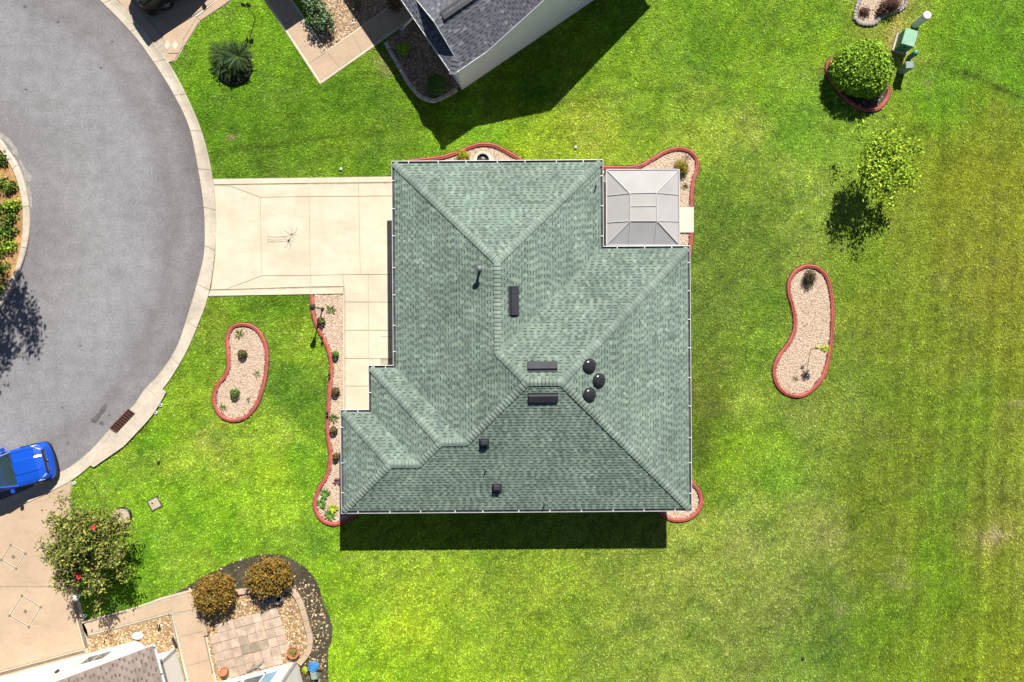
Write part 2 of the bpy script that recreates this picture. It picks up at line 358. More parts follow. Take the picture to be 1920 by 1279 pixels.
def lawn_col(x, y):
    px = x*S+960; py = 640-y*S
    wx = px + 30*(vnoise(x, y, .5, 1)-.5)+26*(vnoise(x, y, 1.4, 2)-.5); wy = py + 30*(vnoise(x, y, .5, 3)-.5)+26*(vnoise(x, y, 1.4, 4)-.5)
    num = np.zeros((len(x), 3)); den = np.zeros(len(x))
    for a in AN:
        d2 = (wx-a[0])**2+(wy-a[1])**2; w = 1/(d2+320)**1.7
        num += w[:, None]*a[2:5]; den += w
    c = num/den[:, None]/255
    lin = np.where(c <= .04045, c/12.92, ((c+.055)/1.055)**2.4)
    # patchiness of the turf
    k = 1+.16*(vnoise(x, y, 1.1, 5)-.5)+.28*(vnoise(x, y, 2.7, 6)-.5)+.40*(vnoise(x, y, 5.5, 7)-.5)+.50*(vnoise(x, y, 10.5, 44)-.5)
    dry = np.clip(vnoise(x, y, .8, 8)*.45+vnoise(x, y, 3.1, 9)*.4+vnoise(x, y, 7.7, 10)*.35-.58, 0, 1)
    blot_ = np.clip((vnoise(x, y, .75, 41)*.34+vnoise(x, y, 1.9, 42)*.36+vnoise(x, y, 4.3, 43)*.30-.5)*3.0, -1, 1)[:, None]
    near_w = (1/(1+np.exp((px-1640)/60)))[:, None]
    lin = lin*(1+near_w*np.where(blot_ < 0, blot_*np.array([.34,.20,.25]), blot_*np.array([.16,.07,.20])))
    # mowing passes on the common to the east
    e = 1/(1+np.exp(-(px-1630)/30))/(1+np.exp(-(py-200-(px-1740)*.1)/14)); q1 = (px+py*.05)
    st = vnoise(q1/9.0, q1*0+py/900, 1, 22)*1.0+vnoise(q1/17.0, py/700, 1, 23)*.9+vnoise(q1/4.5, py/300, 1, 24)*.6-1.25
    k *= 1+e*.29*st
    q2 = py*.95-px*.26; st2 = vnoise(q2/11.0, px/800, 1, 25)+vnoise(q2/5.0, px/300, 1, 26)*.6-.8
    k *= 1+.16*st2*np.exp(-((py-190)/170)**2)*(px > 330)*(1-e)
    k *= 1+.16*(vnoise((px*.5+py)/8.0, (px-py)/200, 1, 27)-.5)*(py > 620)*(1-e)
    # mower / boundary lines
    def line(p, q, w, amt):
        nonlocal k
        ax, ay = p; bx, by = q; L2 = (bx-ax)**2+(by-ay)**2
        t = np.clip(((wx*.25+px*.75-ax)*(bx-ax)+(wy*.25+py*.75-ay)*(by-ay))/L2, 0, 1)
        d = np.hypot(px*.8+wx*.2-ax-t*(bx-ax), py*.8+wy*.2-ay-t*(by-ay)); k = k*(1-amt*np.exp(-(d/w)**2))
    line((490,275),(640,256),5,.38); line((640,256),(800,243),5,.34); line((400,288),(500,276),6,.3); line((1045,195),(1240,165),5,.3); line((1240,165),(1330,140),8,.18)
    line((1740,120),(1810,140),9,.3); line((1810,140),(1870,165),5,.5); line((1870,165),(1925,185),5,.5); line((480,570),(560,560),14,.2)
    lin = lin*k[:, None]
    for sx, sy, r_, am, dc_ in ((430,248,9,.9,(.40,.28,.12)),(436,256,5,.7,(.36,.26,.10)),(1858,996,20,.55,(.52,.42,.22)),(1868,1030,14,.35,(.45,.36,.16)),(730,112,16,.6,(.42,.36,.16)),(718,100,12,.5,(.36,.30,.14)),(1712,120,7,.6,(.5,.42,.2)),(1736,162,6,.6,(.40,.30,.12)),(655,1053,6,.6,(.30,.20,.08)),(1690,62,14,.55,(.50,.44,.2)),(1672,96,10,.5,(.48,.42,.18)),(1400,1246,20,.5,(.13,.13,.05)),(1338,768,16,.45,(.12,.13,.04)),(1505,1237,5,.8,(.3,.2,.1)),(1915,752,16,.4,(.5,.4,.24)),(300,868,5,.7,(.14,.16,.03)),(380,840,14,.3,(.5,.42,.2)),(1560,1148,18,.3,(.5,.42,.22)),(1666,1086,20,.25,(.5,.4,.2)),(1690,1045,16,.25,(.5,.4,.2)),(1545,360,12,.2,(.5,.45,.22)),(1755,530,18,.2,(.5,.42,.2)),(1700,1085,14,.3,(.48,.38,.2)),(470,940,6,.4,(.10,.2,.02)),(420,1003,8,.4,(.13,.2,.03)),(470,1000,7,.3,(.1,.22,.02))):
        m_ = am*np.clip(1.35-np.hypot(wx-sx, wy-sy)/r_, 0, 1)*np.clip(vnoise(x, y, 7, 31)*1.6, .25, 1); lin = lin*(1-m_[:, None])+np.array(dc_)*m_[:, None]
    lum = lin.mean(1)[:, None]; lin = lin*1.0
    hay = np.array([.52, .50, .20]); lin = lin*(1-.24*dry[:, None])+hay*(.24*dry[:, None])
    return lin
LAWN_GAIN = .725

xs = np.concatenate([[-600,-300,-150,-80,-50,-36], np.arange(-30, 30.01, .24), [36,50,80,150,300,600]])
ys = np.concatenate([[-600,-300,-150,-80,-40,-26], np.arange(-20.5, 20.51, .24), [26,40,80,150,300,600]])
X, Y = np.meshgrid(xs, ys); nx, ny = len(xs), len(ys)
V = np.stack([X.ravel(), Y.ravel(), np.zeros(nx*ny)], 1)
i = np.arange(ny-1)[:, None]*nx+np.arange(nx-1)[None, :]; i = i.ravel()
F = np.stack([i, i+1, i+nx+1, i+nx], 1)
lawn = mk_np('lawn', V, F, M['lawn'], None, lawn_col(V[:,0], V[:,1])*LAWN_GAIN*.60)
struct(lawn, 'patchy green lawn between the houses', 'lawn')

# ------------------------------------------------------------------ road
K_IN = [(95,-100),(142,-45),(186,0),(217,30),(243,58),(267,87),(300,135),(327,180),(355,240),(372,320),(381,380),(384,430),(382,480),(370,530),(357,575),(332,650),(300,700),(270,732),(252,759),(229,782),(207,804),(171,844),(133,875),(104,890),(60,913),(0,938),(-80,962)]
K_OUT = [(112,-112),(158,-60),(202,-15),(235,17),(262,47),(288,79),(322,127),(350,180),(376,240),(395,310),(403,375),(406,425),(402,490),(391,556),(374,605),(350,661),(317,716),(288,750),(270,772),(247,795),(223,819),(187,858),(146,894),(112,914),(68,936),(6,961),(-76,985)]
kin, L1 = resample(catmull(PX(K_IN), 6), 400); kout, _ = resample(catmull(PX(K_OUT), 6), 400)
road = mk('road', [(x, y, .008) for x, y in kin] + [(*G2(-420, 962), .008), (*G2(-420, -100), .008)], [tuple(range(402))[::-1]], M['asphalt'])
struct(road, 'grey asphalt cul-de-sac turning circle', 'road'); EXCL.append(kin + [G2(-420, 962), G2(-420, -100)])
EXCL.append(kin + kout[::-1])
kerb = mk('kerb', [(*a, .009) for a in kin] + [(*b, .009) for b in kout], [(i, i+1, 401+i, 400+i) for i in range(399)], M['joint'])
struct(kerb, 'pale concrete kerb ring round the cul-de-sac', 'kerb')
cuts = list(range(0, 400, 21)) + [399]
for a, b in zip(cuts, cuts[1:]):
    vs = []; n = b-a+1
    for i in range(a, b+1):
        s_ = .012*(1 if i == a else -1 if i == b else 0)
        p = Vector(kin[i]); q = Vector(kout[i]); d = (Vector(kin[min(i+1,399)])-Vector(kin[max(i-1,0)])).normalized()*s_
        for t, z in ((0.0,.011),(0.02,.030),(.45,.022),(.72,.045),(.97,.075),(1,.06),(1,.0)):
            r = p.lerp(q, t)+d; vs.append((r.x, r.y, z))
    fs = [(i*7+k, i*7+k+1, (i+1)*7+k+1, (i+1)*7+k) for i in range(n-1) for k in range(6)]
    fs += [tuple(range(6,-1,-1)), tuple(range((n-1)*7, n*7))]
    mk('kerb_segment', vs, fs, M['kerb'], kerb)
# storm drain inlet
inl = [(303,729),(313,736),(302,757),(285,782),(272,797),(252,818),(234,837),(221,846),(178,876),(171,872),(183,851),(222,812),(254,778)]
o = MB().prism(PX(inl), 0, .12).build('drain_cover_slab', M['kerb']); tag(o, 'pale concrete slab behind the storm drain grate', 'concrete slab'); EXCL.append(PX(inl))
gp = [Vector(G2(*p)) for p in ((242,768),(255.5,777.5),(221.5,812.5),(208,803))]
sd = thing('storm_drain', 'rusty iron storm drain grate at the kerb', 'drain', (gp[0].x, gp[0].y, 0)); off = gp[0]
mb = MB().prism([tuple(p-off) for p in gp], .01, .050); mb.build('pit', M['pit'], sd)
def gl(u, v): return gp[0].lerp(gp[3], u).lerp(gp[1].lerp(gp[2], u), v)-off
mb = MB()
for (a, b) in (((0,0),(1,0)),((0,1),(1,1)),((0,0),(0,1)),((1,0),(1,1))):
    mb.tube((*gl(*a), .06), (*gl(*b), .06), .03, n=6)
mb.build('frame', M['rust'], sd)
for k in range(1, 9):
    MB().tube((*gl(k/9, 0), .062), (*gl(k/9, 1), .062), .018, n=6).build('bar', M['rust'], sd)
for k in (1, 2, 3):
    MB().tube((*gl(0, k/4), .058), (*gl(1, k/4), .058), .014, n=6).build('cross_bar', M['rust'], sd)
# stains on the asphalt
def blot(name, pts, mat, parent, z=.013):
    c = catmull(PX(pts), 5, True); c = [(x+rng.uniform(-.03,.03), y+rng.uniform(-.03,.03)) for x, y in c]
    return mk(name, [(x, y, z) for x, y in c], [tuple(range(len(c)))[::-1]], mat, parent)
blot('oil_stain', [(170,791),(176,783),(184,775),(193,762),(199,757),(200,763),(197,772),(190,780),(186,787),(180,794)], M['stainmat'], road)
blot('oil_stain', [(186,792),(191,790),(195,794),(193,798),(188,796)], M['stainmat'], road)
for (x, y, r) in ((190,128,2.6),(211,79,2.6),(47,13,4),(109,42,2),(151,649,1.6),(205,779,1.6),(128,831,2.2),(117,765,1.3),(49,168,1.6)):
    blot('tar_spot', [(x+r*math.cos(a), y+r*math.sin(a)*.9) for a in (0,1.2,2.5,3.8,5.1)], M['stainmat'], road)
blot('concrete_spill', [(0,249),(10,254),(22,266),(32,280),(33,293),(27,290),(16,272),(6,262),(0,258)], M['spill'], road)
blot('concrete_spill', [(36,300),(42,306),(48,318),(60,331),(58,341),(50,340),(44,324)], M['spill'], road)
blot('concrete_spill', [(53,348),(58,360),(61,382),(58,390),(55,370)], M['spill'], road)
# island
I_OUT = [(-90,230),(-40,238),(0,260),(17,282),(37,313),(51,353),(58,398),(58,431),(53,465),(42,502),(22,544),(0,581),(-40,620),(-90,645)]
I_IN = [(-90,246),(-40,256),(0,280),(17,302),(34,336),(44,375),(46,409),(45,448),(37,488),(28,513),(6,553),(0,561),(-45,602),(-90,628)]
io = resample(catmull(PX(I_OUT), 6), 120)[0]; ii = resample(catmull(PX(I_IN), 6), 120)[0]
isl = mk('island_bed', [(x, y, .02) for x, y in ii] + [(*G2(-300, 628), .02), (*G2(-300, 246), .02)], [tuple(range(122))[::-1]], M['mulch'])
struct(isl, 'mulched planting island in the middle of the turning circle', 'planting bed')
ik = mk('island_kerb', [(*a, .010) for a in ii] + [(*b, .010) for b in io], [(i, 120+i, 121+i, i+1) for i in range(119)], M['joint'])
struct(ik, 'pale concrete kerb round the planting island', 'kerb')
cuts = list(range(0, 120, 17)) + [119]
for a, b in zip(cuts, cuts[1:]):
    vs = []; n = b-a+1
    for i in range(a, b+1):
        p = Vector(ii[i]); q = Vector(io[i]); d = (Vector(ii[min(i+1,119)])-Vector(ii[max(i-1,0)])).normalized()*(.012*(1 if i == a else -1 if i == b else 0))
        for t, z in ((0,.0),(0.0,.14),(.08,.155),(.8,.15),(.97,.11),(1,.0)):
            r = p.lerp(q, t)+d; vs.append((r.x, r.y, z))
    fs = [(i*6+k, (i+1)*6+k, (i+1)*6+k+1, i*6+k+1) for i in range(n-1) for k in range(5)] + [tuple(range(6)), tuple(range(n*6-1, (n-1)*6-1, -1))]
    mk('kerb_segment', vs, fs, M['kerb'], ik)

# ------------------------------------------------------------------ paved areas made of slabs
def paved(name, label, outline, slabs, mat, base_mat=None, z=.05, gap=.012, cat='driveway'):
    out = PX(outline); o = MB().prism(out, 0, .022).build(name, base_mat or M['joint']); struct(o, label, cat); EXCL.append(out)
    for sl_ in slabs:
        m = mat
        if isinstance(sl_, tuple) and not isinstance(sl_[0], (int, float)) and isinstance(sl_[1], str): m = M[sl_[1]]; nm = sl_[2]; sl_ = sl_[0]
        else: nm = 'slab'
        p = inset(PX(sl_), gap)
        MB().prism(p, .0225, z + rng.uniform(-.004, .004)).build(nm, m, o)
    return o
E_ = 772
drv = paved('driveway', 'cream concrete driveway with stamped palms in front of the green-roofed house',
  [(399,336),(E_,331),(E_,690),(714,690),(714,780),(643,780),(643,552),(389,557),(397,540),(405,470),(407,419),(404,380)],
  [[(400,337),(580,334.5),(580,344.5),(402,347)],[(580,334.5),(673,333),(673,343.5),(580,344.5)],[(673,333),(E_,331.6),(E_,342),(673,343.5)],
   [(402,349),(433,350),(489,371),(491,518),(424,543.5),(396,544),(404,480),(406,419),(404,380)],
   [(403,349),(580,347),(580,369.5),(489,371),(433,350)],[(580,347),(673,346),(673,369),(580,369.5)],[(673,346),(E_,344.5),(E_,368),(673,369)],
   [(489,371),(580,369.5),(582.5,517),(491,518)],[(580,369.5),(673,369),(676,515.5),(582.5,517)],[(673,369),(E_,368),(E_,515),(676,515.5)],
   [(491,518),(582.5,517),(583,538.5),(424,543.5)],[(583,517),(643,516),(645,538),(583,538.5)],
   [(395,546),(583,541.2),(583,552.5),(390,556)],[(583,541.2),(643.5,540),(643.5,551.5),(583,552.5)],
   [(643,516),(691,515.5),(691,567),(648,567),(646,539)],[(691,515.5),(E_,515),(E_,567),(691,567)],
   [(648,567),(691,567),(691,620),(648,620)],[(691,567),(E_,567),(E_,620),(691,620)],
   [(648,620),(691,620),(691,673),(648,673)],[(691,620),(E_,620),(E_,673),(691,673)],
   [(648,673),(714,673),(714,724.5),(648,724.5)],[(648,724.5),(714,724.5),(714,779),(648,779)],
   ([(643.5,553),(646.5,553),(646.5,779),(643.5,779)],'concrete','border_strip')], M['concrete'])
# stamped pair of palms on the driveway: shallow inked grooves
mb = MB()
def stroke(pts, w0, w1, z=.0592):
    c = catmull(PX(pts), 5); n = len(c); vs = []
    for i, p in enumerate(c):
        a = c[max(i-1,0)]; b = c[min(i+1,n-1)]; dx, dy = b[0]-a[0], b[1]-a[1]; l = math.hypot(dx,dy) or 1
        w = (w0+(w1-w0)*i/(n-1))*.75/S; vs += [(p[0]-dy/l*w, p[1]+dx/l*w, z), (p[0]+dy/l*w, p[1]-dx/l*w, z)]
    mb.add(vs, [(2*i, 2*i+1, 2*i+3, 2*i+2) for i in range(n-1)])
dc = lambda x, y: (380+x/5.053, 320+y/5.053)
for st, a, b in (([(622,600),(630,628),(700,634),(780,628),(830,622)],1.0,1.3),([(622,655),(700,660),(790,655)],.7,.9),([(622,672),(640,676),(720,676),(800,675)],1.5,1.2),([(622,640),(624,712)],1.0,.4),
   ([(838,615),(800,585),(775,580)],1.6,.4),([(838,615),(850,560),(820,530)],1.8,.4),([(845,612),(890,575),(895,530)],2.2,.5),([(845,615),(890,612),(912,628)],1.4,.4),([(838,620),(870,640),(872,660)],1.6,.4),
   ([(810,670),(790,640),(755,635)],1.6,.4),([(810,672),(830,640),(850,630)],1.8,.5),([(812,675),(850,670),(870,690)],2.0,.5),([(812,678),(838,710),(825,755)],2.4,.5),([(808,680),(800,720),(775,740)],1.6,.4),([(815,672),(830,655),(842,640)],2.2,1.0)):
    stroke([dc(*p) for p in st], a, b)
mb.build('stamped_palms', M['palmprint'], drv)
mb = MB()
stroke([(714,631),(738,632)], .8, .8); mb.build('stamped_palms', M['palmprint'], drv)

# stoop pad east of the screen room
o = MB().prism(PX([(1262,389),(1300,389),(1300,437),(1262,437)]), 0, .09).build('door_pad', M['slabwhite']); tag(o, 'white concrete pad outside the screen room', 'concrete pad'); EXCL.append(PX([(1262,389),(1300,389),(1300,437),(1262,437)]))

# north neighbour: driveway and L-shaped walk
nd = paved('driveway', 'tan driveway with two white diamonds under the dark parked vehicle',
  [(185,-35),(204,-15),(235,17),(262,47),(288,79),(314,119),(329,116),(375,42),(412,17),(445,-6),(520,-60),(400,-140),(150,-100)],
  [([(206,-14),(236,17),(263,47),(289,78),(303,69),(236,-14)],'tan','slab'),([(305,70),(315,119),(328,114),(334,103),(316,103)],'tan','slab'),
   ([(306,68),(316,101),(335,101),(342,90),(345,73),(368,34),(364,32)],'tan','slab'),([(238,-15),(305,67),(363,31),(403,3),(340,-70)],'tan','slab'),
   ([(346,74),(370,35),(374,42),(343,92)],'tan','slab'),([(371,34),(376,40),(412,16),(440,-4),(520,-60),(500,-80),(406,4)],'tan','slab'),
   ([(343,72),(345.5,73.5),(369,33.5),(366,31.5)],'diamond','border_strip'),([(366,31),(369.5,33),(405,4.5),(500,-64),(497,-68)],'diamond','border_strip')],
  M['tan'], gap=.006)
for x in (314.5, 329.5):
    MB().prism(PX([(x-6,86),(x,77),(x+6,86),(x,95)]), .051, .0585).build('diamond_inlay', M['diamond'], nd)
nw = paved('walkway', 'tan L-shaped walk with cream borders leading to the grey-roofed house',
  [(473,-35),(600,160),(774,38),(752,0),(725,17),(613,96),(525,-35)],
  [([(474,-34),(600,159),(602,153),(480,-34)],'tanborder','border_strip'),([(601,158.5),(773,38),(771,34),(602.5,152.5)],'tanborder','border_strip'),
   ([(519,-34),(612,99),(614,94.5),(525,-34)],'tanborder','border_strip'),([(613,98.5),(752,2),(750,-2),(614.5,94)],'tanborder','border_strip'),
   [(480.5,-34),(534,48),(556,30),(518.5,-34)],[(534.5,49),(580.5,119),(611.5,99.5),(556.5,31)],[(581,119.5),(602.5,152),(636,128.5),(613,99.5)],
   [(637,128),(678,99.5),(660,67),(614,99)],[(679,99),(727,65.5),(707,34.5),(661,66.5)],[(728,65),(771,34),(752,3),(708,34)]], M['tan'], M['joint'], gap=.005, z=.034, cat='walkway')

# south neighbour: driveway with diamonds, walk with dotted borders
sdv = paved('driveway', 'tan driveway with two outlined diamonds beside the flowering tree',
  [(-90,990),(0,964),(50,943),(95,922),(136,899),(132,940),(138,1070),(147,1117),(159,1160),(172,1224),(168,1240),(-90,1312)],
  [[(-88,990),(0,965),(50,944.5),(95,924),(134.5,901),(131,938),(136,1060),(140,1100),(-88,1100)],[(-88,1102),(140.5,1102),(145,1128),(134,1131),(157,1216),(-88,1282)],
   ([(135,1131.5),(137.5,1131),(160.5,1215.5),(158,1216)],'tanborder','border_strip'),([(138,1131),(144,1129),(166,1214),(161,1215.5)],'tandark','border_strip'),
   ([(-88,1283),(157,1217.5),(158,1219),(-88,1285)],'tanborder','border_strip'),([(-88,1285.5),(158,1219.5),(160,1223),(-88,1290)],'tandark','border_strip'),([(-88,1290.5),(160,1223.5),(164,1234),(-88,1306)],'tan','slab')], M['tan'], cat='driveway', gap=.005)
def frame_diamond(pts, w, parent, dots=True):
    P = [Vector(G2(*p)) for p in pts]; c = sum(P, Vector((0,0)))/4
    for a, b in zip(P, P[1:]+P[:1]):
        d = (b-a).normalized(); n = Vector((-d.y, d.x))
        for off, ww, mat in ((w*.5, w*.45, 'tanborder'), (-w*.5, w*.45, 'tanborder'), (0, w*.5, 'tandark')):
            q = [a+n*(off-ww/2), b+n*(off-ww/2), b+n*(off+ww/2), a+n*(off+ww/2)]
            MB().prism([tuple(k) for k in q], .051, .0562 if mat == 'tanborder' else .058).build('border_strip', M[mat], parent)
    for p in P: MB().prism([(p.x+w*math.cos(t), p.y+w*math.sin(t)) for t in (0,1.57,3.14,4.71)], .051, .0605).build('corner_dot', M['tandark'], parent)
    MB().prism([(c.x+w*1.3*math.cos(t), c.y+w*1.3*math.sin(t)) for t in (.3,1.87,3.44,5.01)], .051, .0605).build('corner_dot', M['tandark'], parent)
frame_diamond([(21.5,1022),(49,1038),(31.5,1066),(4,1050)], .085, sdv)
frame_diamond([(42.5,1117),(78,1138.5),(55.5,1175.5),(19.5,1154.5)], .085, sdv)
sw = paved('walkway', 'tan walk with double cream border lines leading to the white-walled house',
  [(147,1166),(266,1136),(300,1121),(360,1105),(378,1100),(400,1262),(412,1300),(352,1300),(318,1153),(165,1196)],
  [[(158,1170),(240,1148.5),(245,1168),(167,1188)],[(241,1148),(318,1125),(322,1146),(246,1167.5)],[(319,1124.5),(362,1108),(371,1142),(324,1150)],
   [(327,1155),(372,1143),(382,1183),(337,1195)],[(337.5,1196),(382.5,1184),(395,1236),(350,1249)],[(350.5,1250),(395.5,1237),(409,1298),(362,1298)],
   ([(150,1167),(240,1143),(300,1122),(360,1106.5),(361.5,1108.5),(300,1125.5),(241,1146),(151,1170)],'tanborder','border_strip'),
   ([(166,1190.5),(318,1150),(319,1154),(167,1195)],'tanborder','border_strip'),([(319,1150.5),(323.5,1151),(360,1298),(354,1298)],'tanborder','border_strip'),
   ([(372,1142),(376,1141),(412,1298),(408.5,1298)],'tanborder','border_strip')], M['tan'], cat='walkway', gap=.005, z=.040)
for a, b in (((167,1192.6),(317,1152.2)),((321.5,1153),(348.5,1274)),((374.8,1148),(399,1260)),((160,1167.2),(236,1146.8))):
    A, B = Vector(G2(*a)), Vector(G2(*b)); d = (B-A).normalized(); n = Vector((-d.y, d.x))*.02
    MB().prism([tuple(A-n), tuple(B-n), tuple(B+n), tuple(A+n)], .045, .060).build('border_strip', M['tandark'], sw)
    for p in (A, B): MB().prism([(p.x+.06*math.cos(t), p.y+.06*math.sin(t)) for t in (0,1.57,3.14,4.71)], .045, .063).build('corner_dot', M['tandark'], sw)

# ------------------------------------------------------------------ pebble beds
PINK = [(.50,.39,.285),(.44,.32,.235),(.54,.44,.335),(.38,.275,.20),(.52,.43,.34),(.26,.175,.125),(.47,.31,.23),(.48,.37,.27)]
GOLD = [(.42,.28,.14),(.36,.21,.09),(.50,.37,.22),(.28,.16,.08),(.55,.45,.31),(.18,.11,.06)]
BROWN = [(.32,.22,.15),(.44,.33,.23),(.22,.15,.10),(.50,.40,.30),(.16,.11,.075)]
OCT = np.array([(1,0,0),(.3,.95,0),(-.8,.6,0),(-.8,-.6,0),(.3,-.95,0),(.1,.05,.8)], float)
OCTF = np.array([(0,1,5),(1,2,5),(2,3,5),(3,4,5),(4,0,5)])
def pebbles(poly, dens, size, pal, parent, z=.02, name='gravel'):
    xs_ = [p[0] for p in poly]; ys_ = [p[1] for p in poly]; ar = (max(xs_)-min(xs_))*(max(ys_)-min(ys_))
    n = int(ar*dens); x = nr.uniform(min(xs_), max(xs_), n); y = nr.uniform(min(ys_), max(ys_), n)
    k = inside(poly, x, y); x, y = x[k], y[k]; n = len(x)
    if n == 0: return None
    s = size*nr.uniform(.55, 1.3, n); a = nr.uniform(0, 6.283, n); st = nr.uniform(.6, 1, n)
    V = OCT[None].repeat(n, 0)*s[:, None, None]; V[:, :, 1] *= st[:, None]; V[:, :, 2] *= .75
    V[:, 5, :2] += nr.uniform(-.35, .35, (n, 2))*s[:, None]
    ca, sa = np.cos(a)[:, None], np.sin(a)[:, None]
    P = np.stack([V[:,:,0]*ca-V[:,:,1]*sa+x[:,None], V[:,:,0]*sa+V[:,:,1]*ca+y[:,None], V[:,:,2]+z], 2)
    F = (OCTF[None]+np.arange(n)[:, None, None]*6).reshape(-1, 3)
    c = np.array(pal)[nr.integers(0, len(pal), n)]*nr.uniform(.8, 1.2, (n, 1))
    o = mk_np(name, P.reshape(-1, 3), F, M['pebble'], parent, np.repeat(c, 6, 0)); o['kind'] = 'stuff'
    return o
EDGE = [(-.092,0),(-.092,.07),(-.072,.10),(-.02,.12),(-.01,.085),(.01,.085),(.02,.115),(.07,.095),(.092,.065),(.092,0)]
def bed(name, label, path, closed, extra, base, pal, edging='edging', dens=340, size=.034, cat='garden bed', prof=EDGE):
    c = catmull(PX(path), 7, closed); poly = c + (PX(extra) if extra else [])
    root = thing(name, label, cat, (0, 0, 0))
    mk('bed_soil', [(x, y, .012) for x, y in poly], [tuple(range(len(poly)))], M[base], root); EXCL.append(poly)
    pebbles(poly, dens, size, pal, root)
    if edging:
        mb = MB(); sweep(mb, c, prof, closed); o = mb.build('edging', M[edging], root)
        w = MB(); sweep(w, c, [(-.14,.014),(.14,.014)], closed); w.build('trench_shade', M['dirt'], root)  # dark strip painting the shadow along both sides of the edging
        EDGES.append(c + ([c[0]] if closed else []))
    return root
EDGES = []
KL = [(460.7,609.4),(482,619),(497,644),(501,673),(498.5,702),(491,734),(479,763),(461,783),(439,789),(419,783),(405,765),(402,745),(408.5,723),(423,705),(429,684),(427.6,655),(427,633.5),(437,614)]
KR = [(1516,500),(1532.6,504),(1546.7,517),(1555,538),(1559.6,568.5),(1560,601),(1558,639),(1552.5,674),(1542,707),(1525.6,728),(1507,741),(1490,743),(1471.6,737),(1457.5,723),(1451,702),(1454,681),(1464.6,662),(1478.6,643.6),(1488,622.5),(1490,601),(1485.7,575.6),(1479,552),(1478.6,531),(1488,513),(1502,503)]
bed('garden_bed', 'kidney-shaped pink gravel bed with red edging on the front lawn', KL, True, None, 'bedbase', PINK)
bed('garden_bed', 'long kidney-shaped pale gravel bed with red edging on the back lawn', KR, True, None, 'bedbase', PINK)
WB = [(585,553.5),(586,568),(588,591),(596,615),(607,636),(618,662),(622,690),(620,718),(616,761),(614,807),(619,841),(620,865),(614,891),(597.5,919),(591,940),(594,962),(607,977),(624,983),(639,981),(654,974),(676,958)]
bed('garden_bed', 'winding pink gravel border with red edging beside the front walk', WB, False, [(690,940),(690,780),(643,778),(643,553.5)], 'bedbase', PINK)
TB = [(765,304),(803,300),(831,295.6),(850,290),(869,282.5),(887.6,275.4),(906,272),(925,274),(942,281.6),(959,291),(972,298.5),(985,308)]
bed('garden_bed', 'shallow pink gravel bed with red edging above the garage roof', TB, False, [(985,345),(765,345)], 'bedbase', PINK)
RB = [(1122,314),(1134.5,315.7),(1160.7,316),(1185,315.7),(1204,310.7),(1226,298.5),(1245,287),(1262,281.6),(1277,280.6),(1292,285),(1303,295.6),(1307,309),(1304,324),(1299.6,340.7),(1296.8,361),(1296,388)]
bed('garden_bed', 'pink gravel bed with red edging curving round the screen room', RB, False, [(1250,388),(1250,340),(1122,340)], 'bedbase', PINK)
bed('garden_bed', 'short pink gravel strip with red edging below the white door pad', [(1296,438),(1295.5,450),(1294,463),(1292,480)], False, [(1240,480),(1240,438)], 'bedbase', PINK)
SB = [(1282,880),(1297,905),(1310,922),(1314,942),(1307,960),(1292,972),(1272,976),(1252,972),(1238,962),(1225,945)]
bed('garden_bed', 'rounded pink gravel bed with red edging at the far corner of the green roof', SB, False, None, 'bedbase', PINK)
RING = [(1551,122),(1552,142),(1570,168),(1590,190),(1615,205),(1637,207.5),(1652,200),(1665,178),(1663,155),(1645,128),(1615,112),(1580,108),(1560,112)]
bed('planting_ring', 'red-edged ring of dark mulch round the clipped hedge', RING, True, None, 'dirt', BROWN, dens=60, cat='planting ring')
# north neighbour beds
gb = PX([(548,-30),(613,95),(725,17),(748,1),(735,-30)])
b1 = thing('gravel_bed', 'golden gravel bed enclosed by the L-shaped tan walk', 'gravel bed'); mk('bed_soil', [(x,y,.012) for x,y in gb], [tuple(range(5))], M['goldbase'], b1); EXCL.append(gb); pebbles(gb, 200, .045, GOLD+PINK, b1)
sb = PX([(722,80),(771,40),(800,40),(870,160),(856,170),(816,190),(791,184),(776,170),(760,147),(736,105)])
b2 = thing('gravel_bed', 'brown gravel bed with stone block edging beside the grey-roofed house', 'gravel bed'); mk('bed_soil', [(x,y,.012) for x,y in sb], [tuple(range(len(sb)))], M['brownbase'], b2); EXCL.append(sb); pebbles(sb, 200, .05, BROWN+GOLD[:2], b2)
ep = catmull(PX([(724,82),(736,105),(748,126),(760,147),(768,160),(776,170),(784,179),(793,185),(804,189),(816,190),(830,184),(844,177),(857,169)]), 6)
ep, el = resample(ep, 14*4+1)
for k in range(14):
    seg = ep[k*4:k*4+5]; a = Vector(seg[0]); b = Vector(seg[-1]); d = (b-a).normalized()*.015
    seg = [tuple(a+d)] + seg[1:4] + [tuple(b-d)]
    mb = MB(); h = .15+rng.uniform(-.015,.02); sweep(mb, seg, [(-.095,0),(-.095,h-.02),(-.075,h),(.075,h),(.095,h-.02),(.095,0)]); mb.build('edging_stone', M['blockstone'], b2)
EDGES.append(ep)
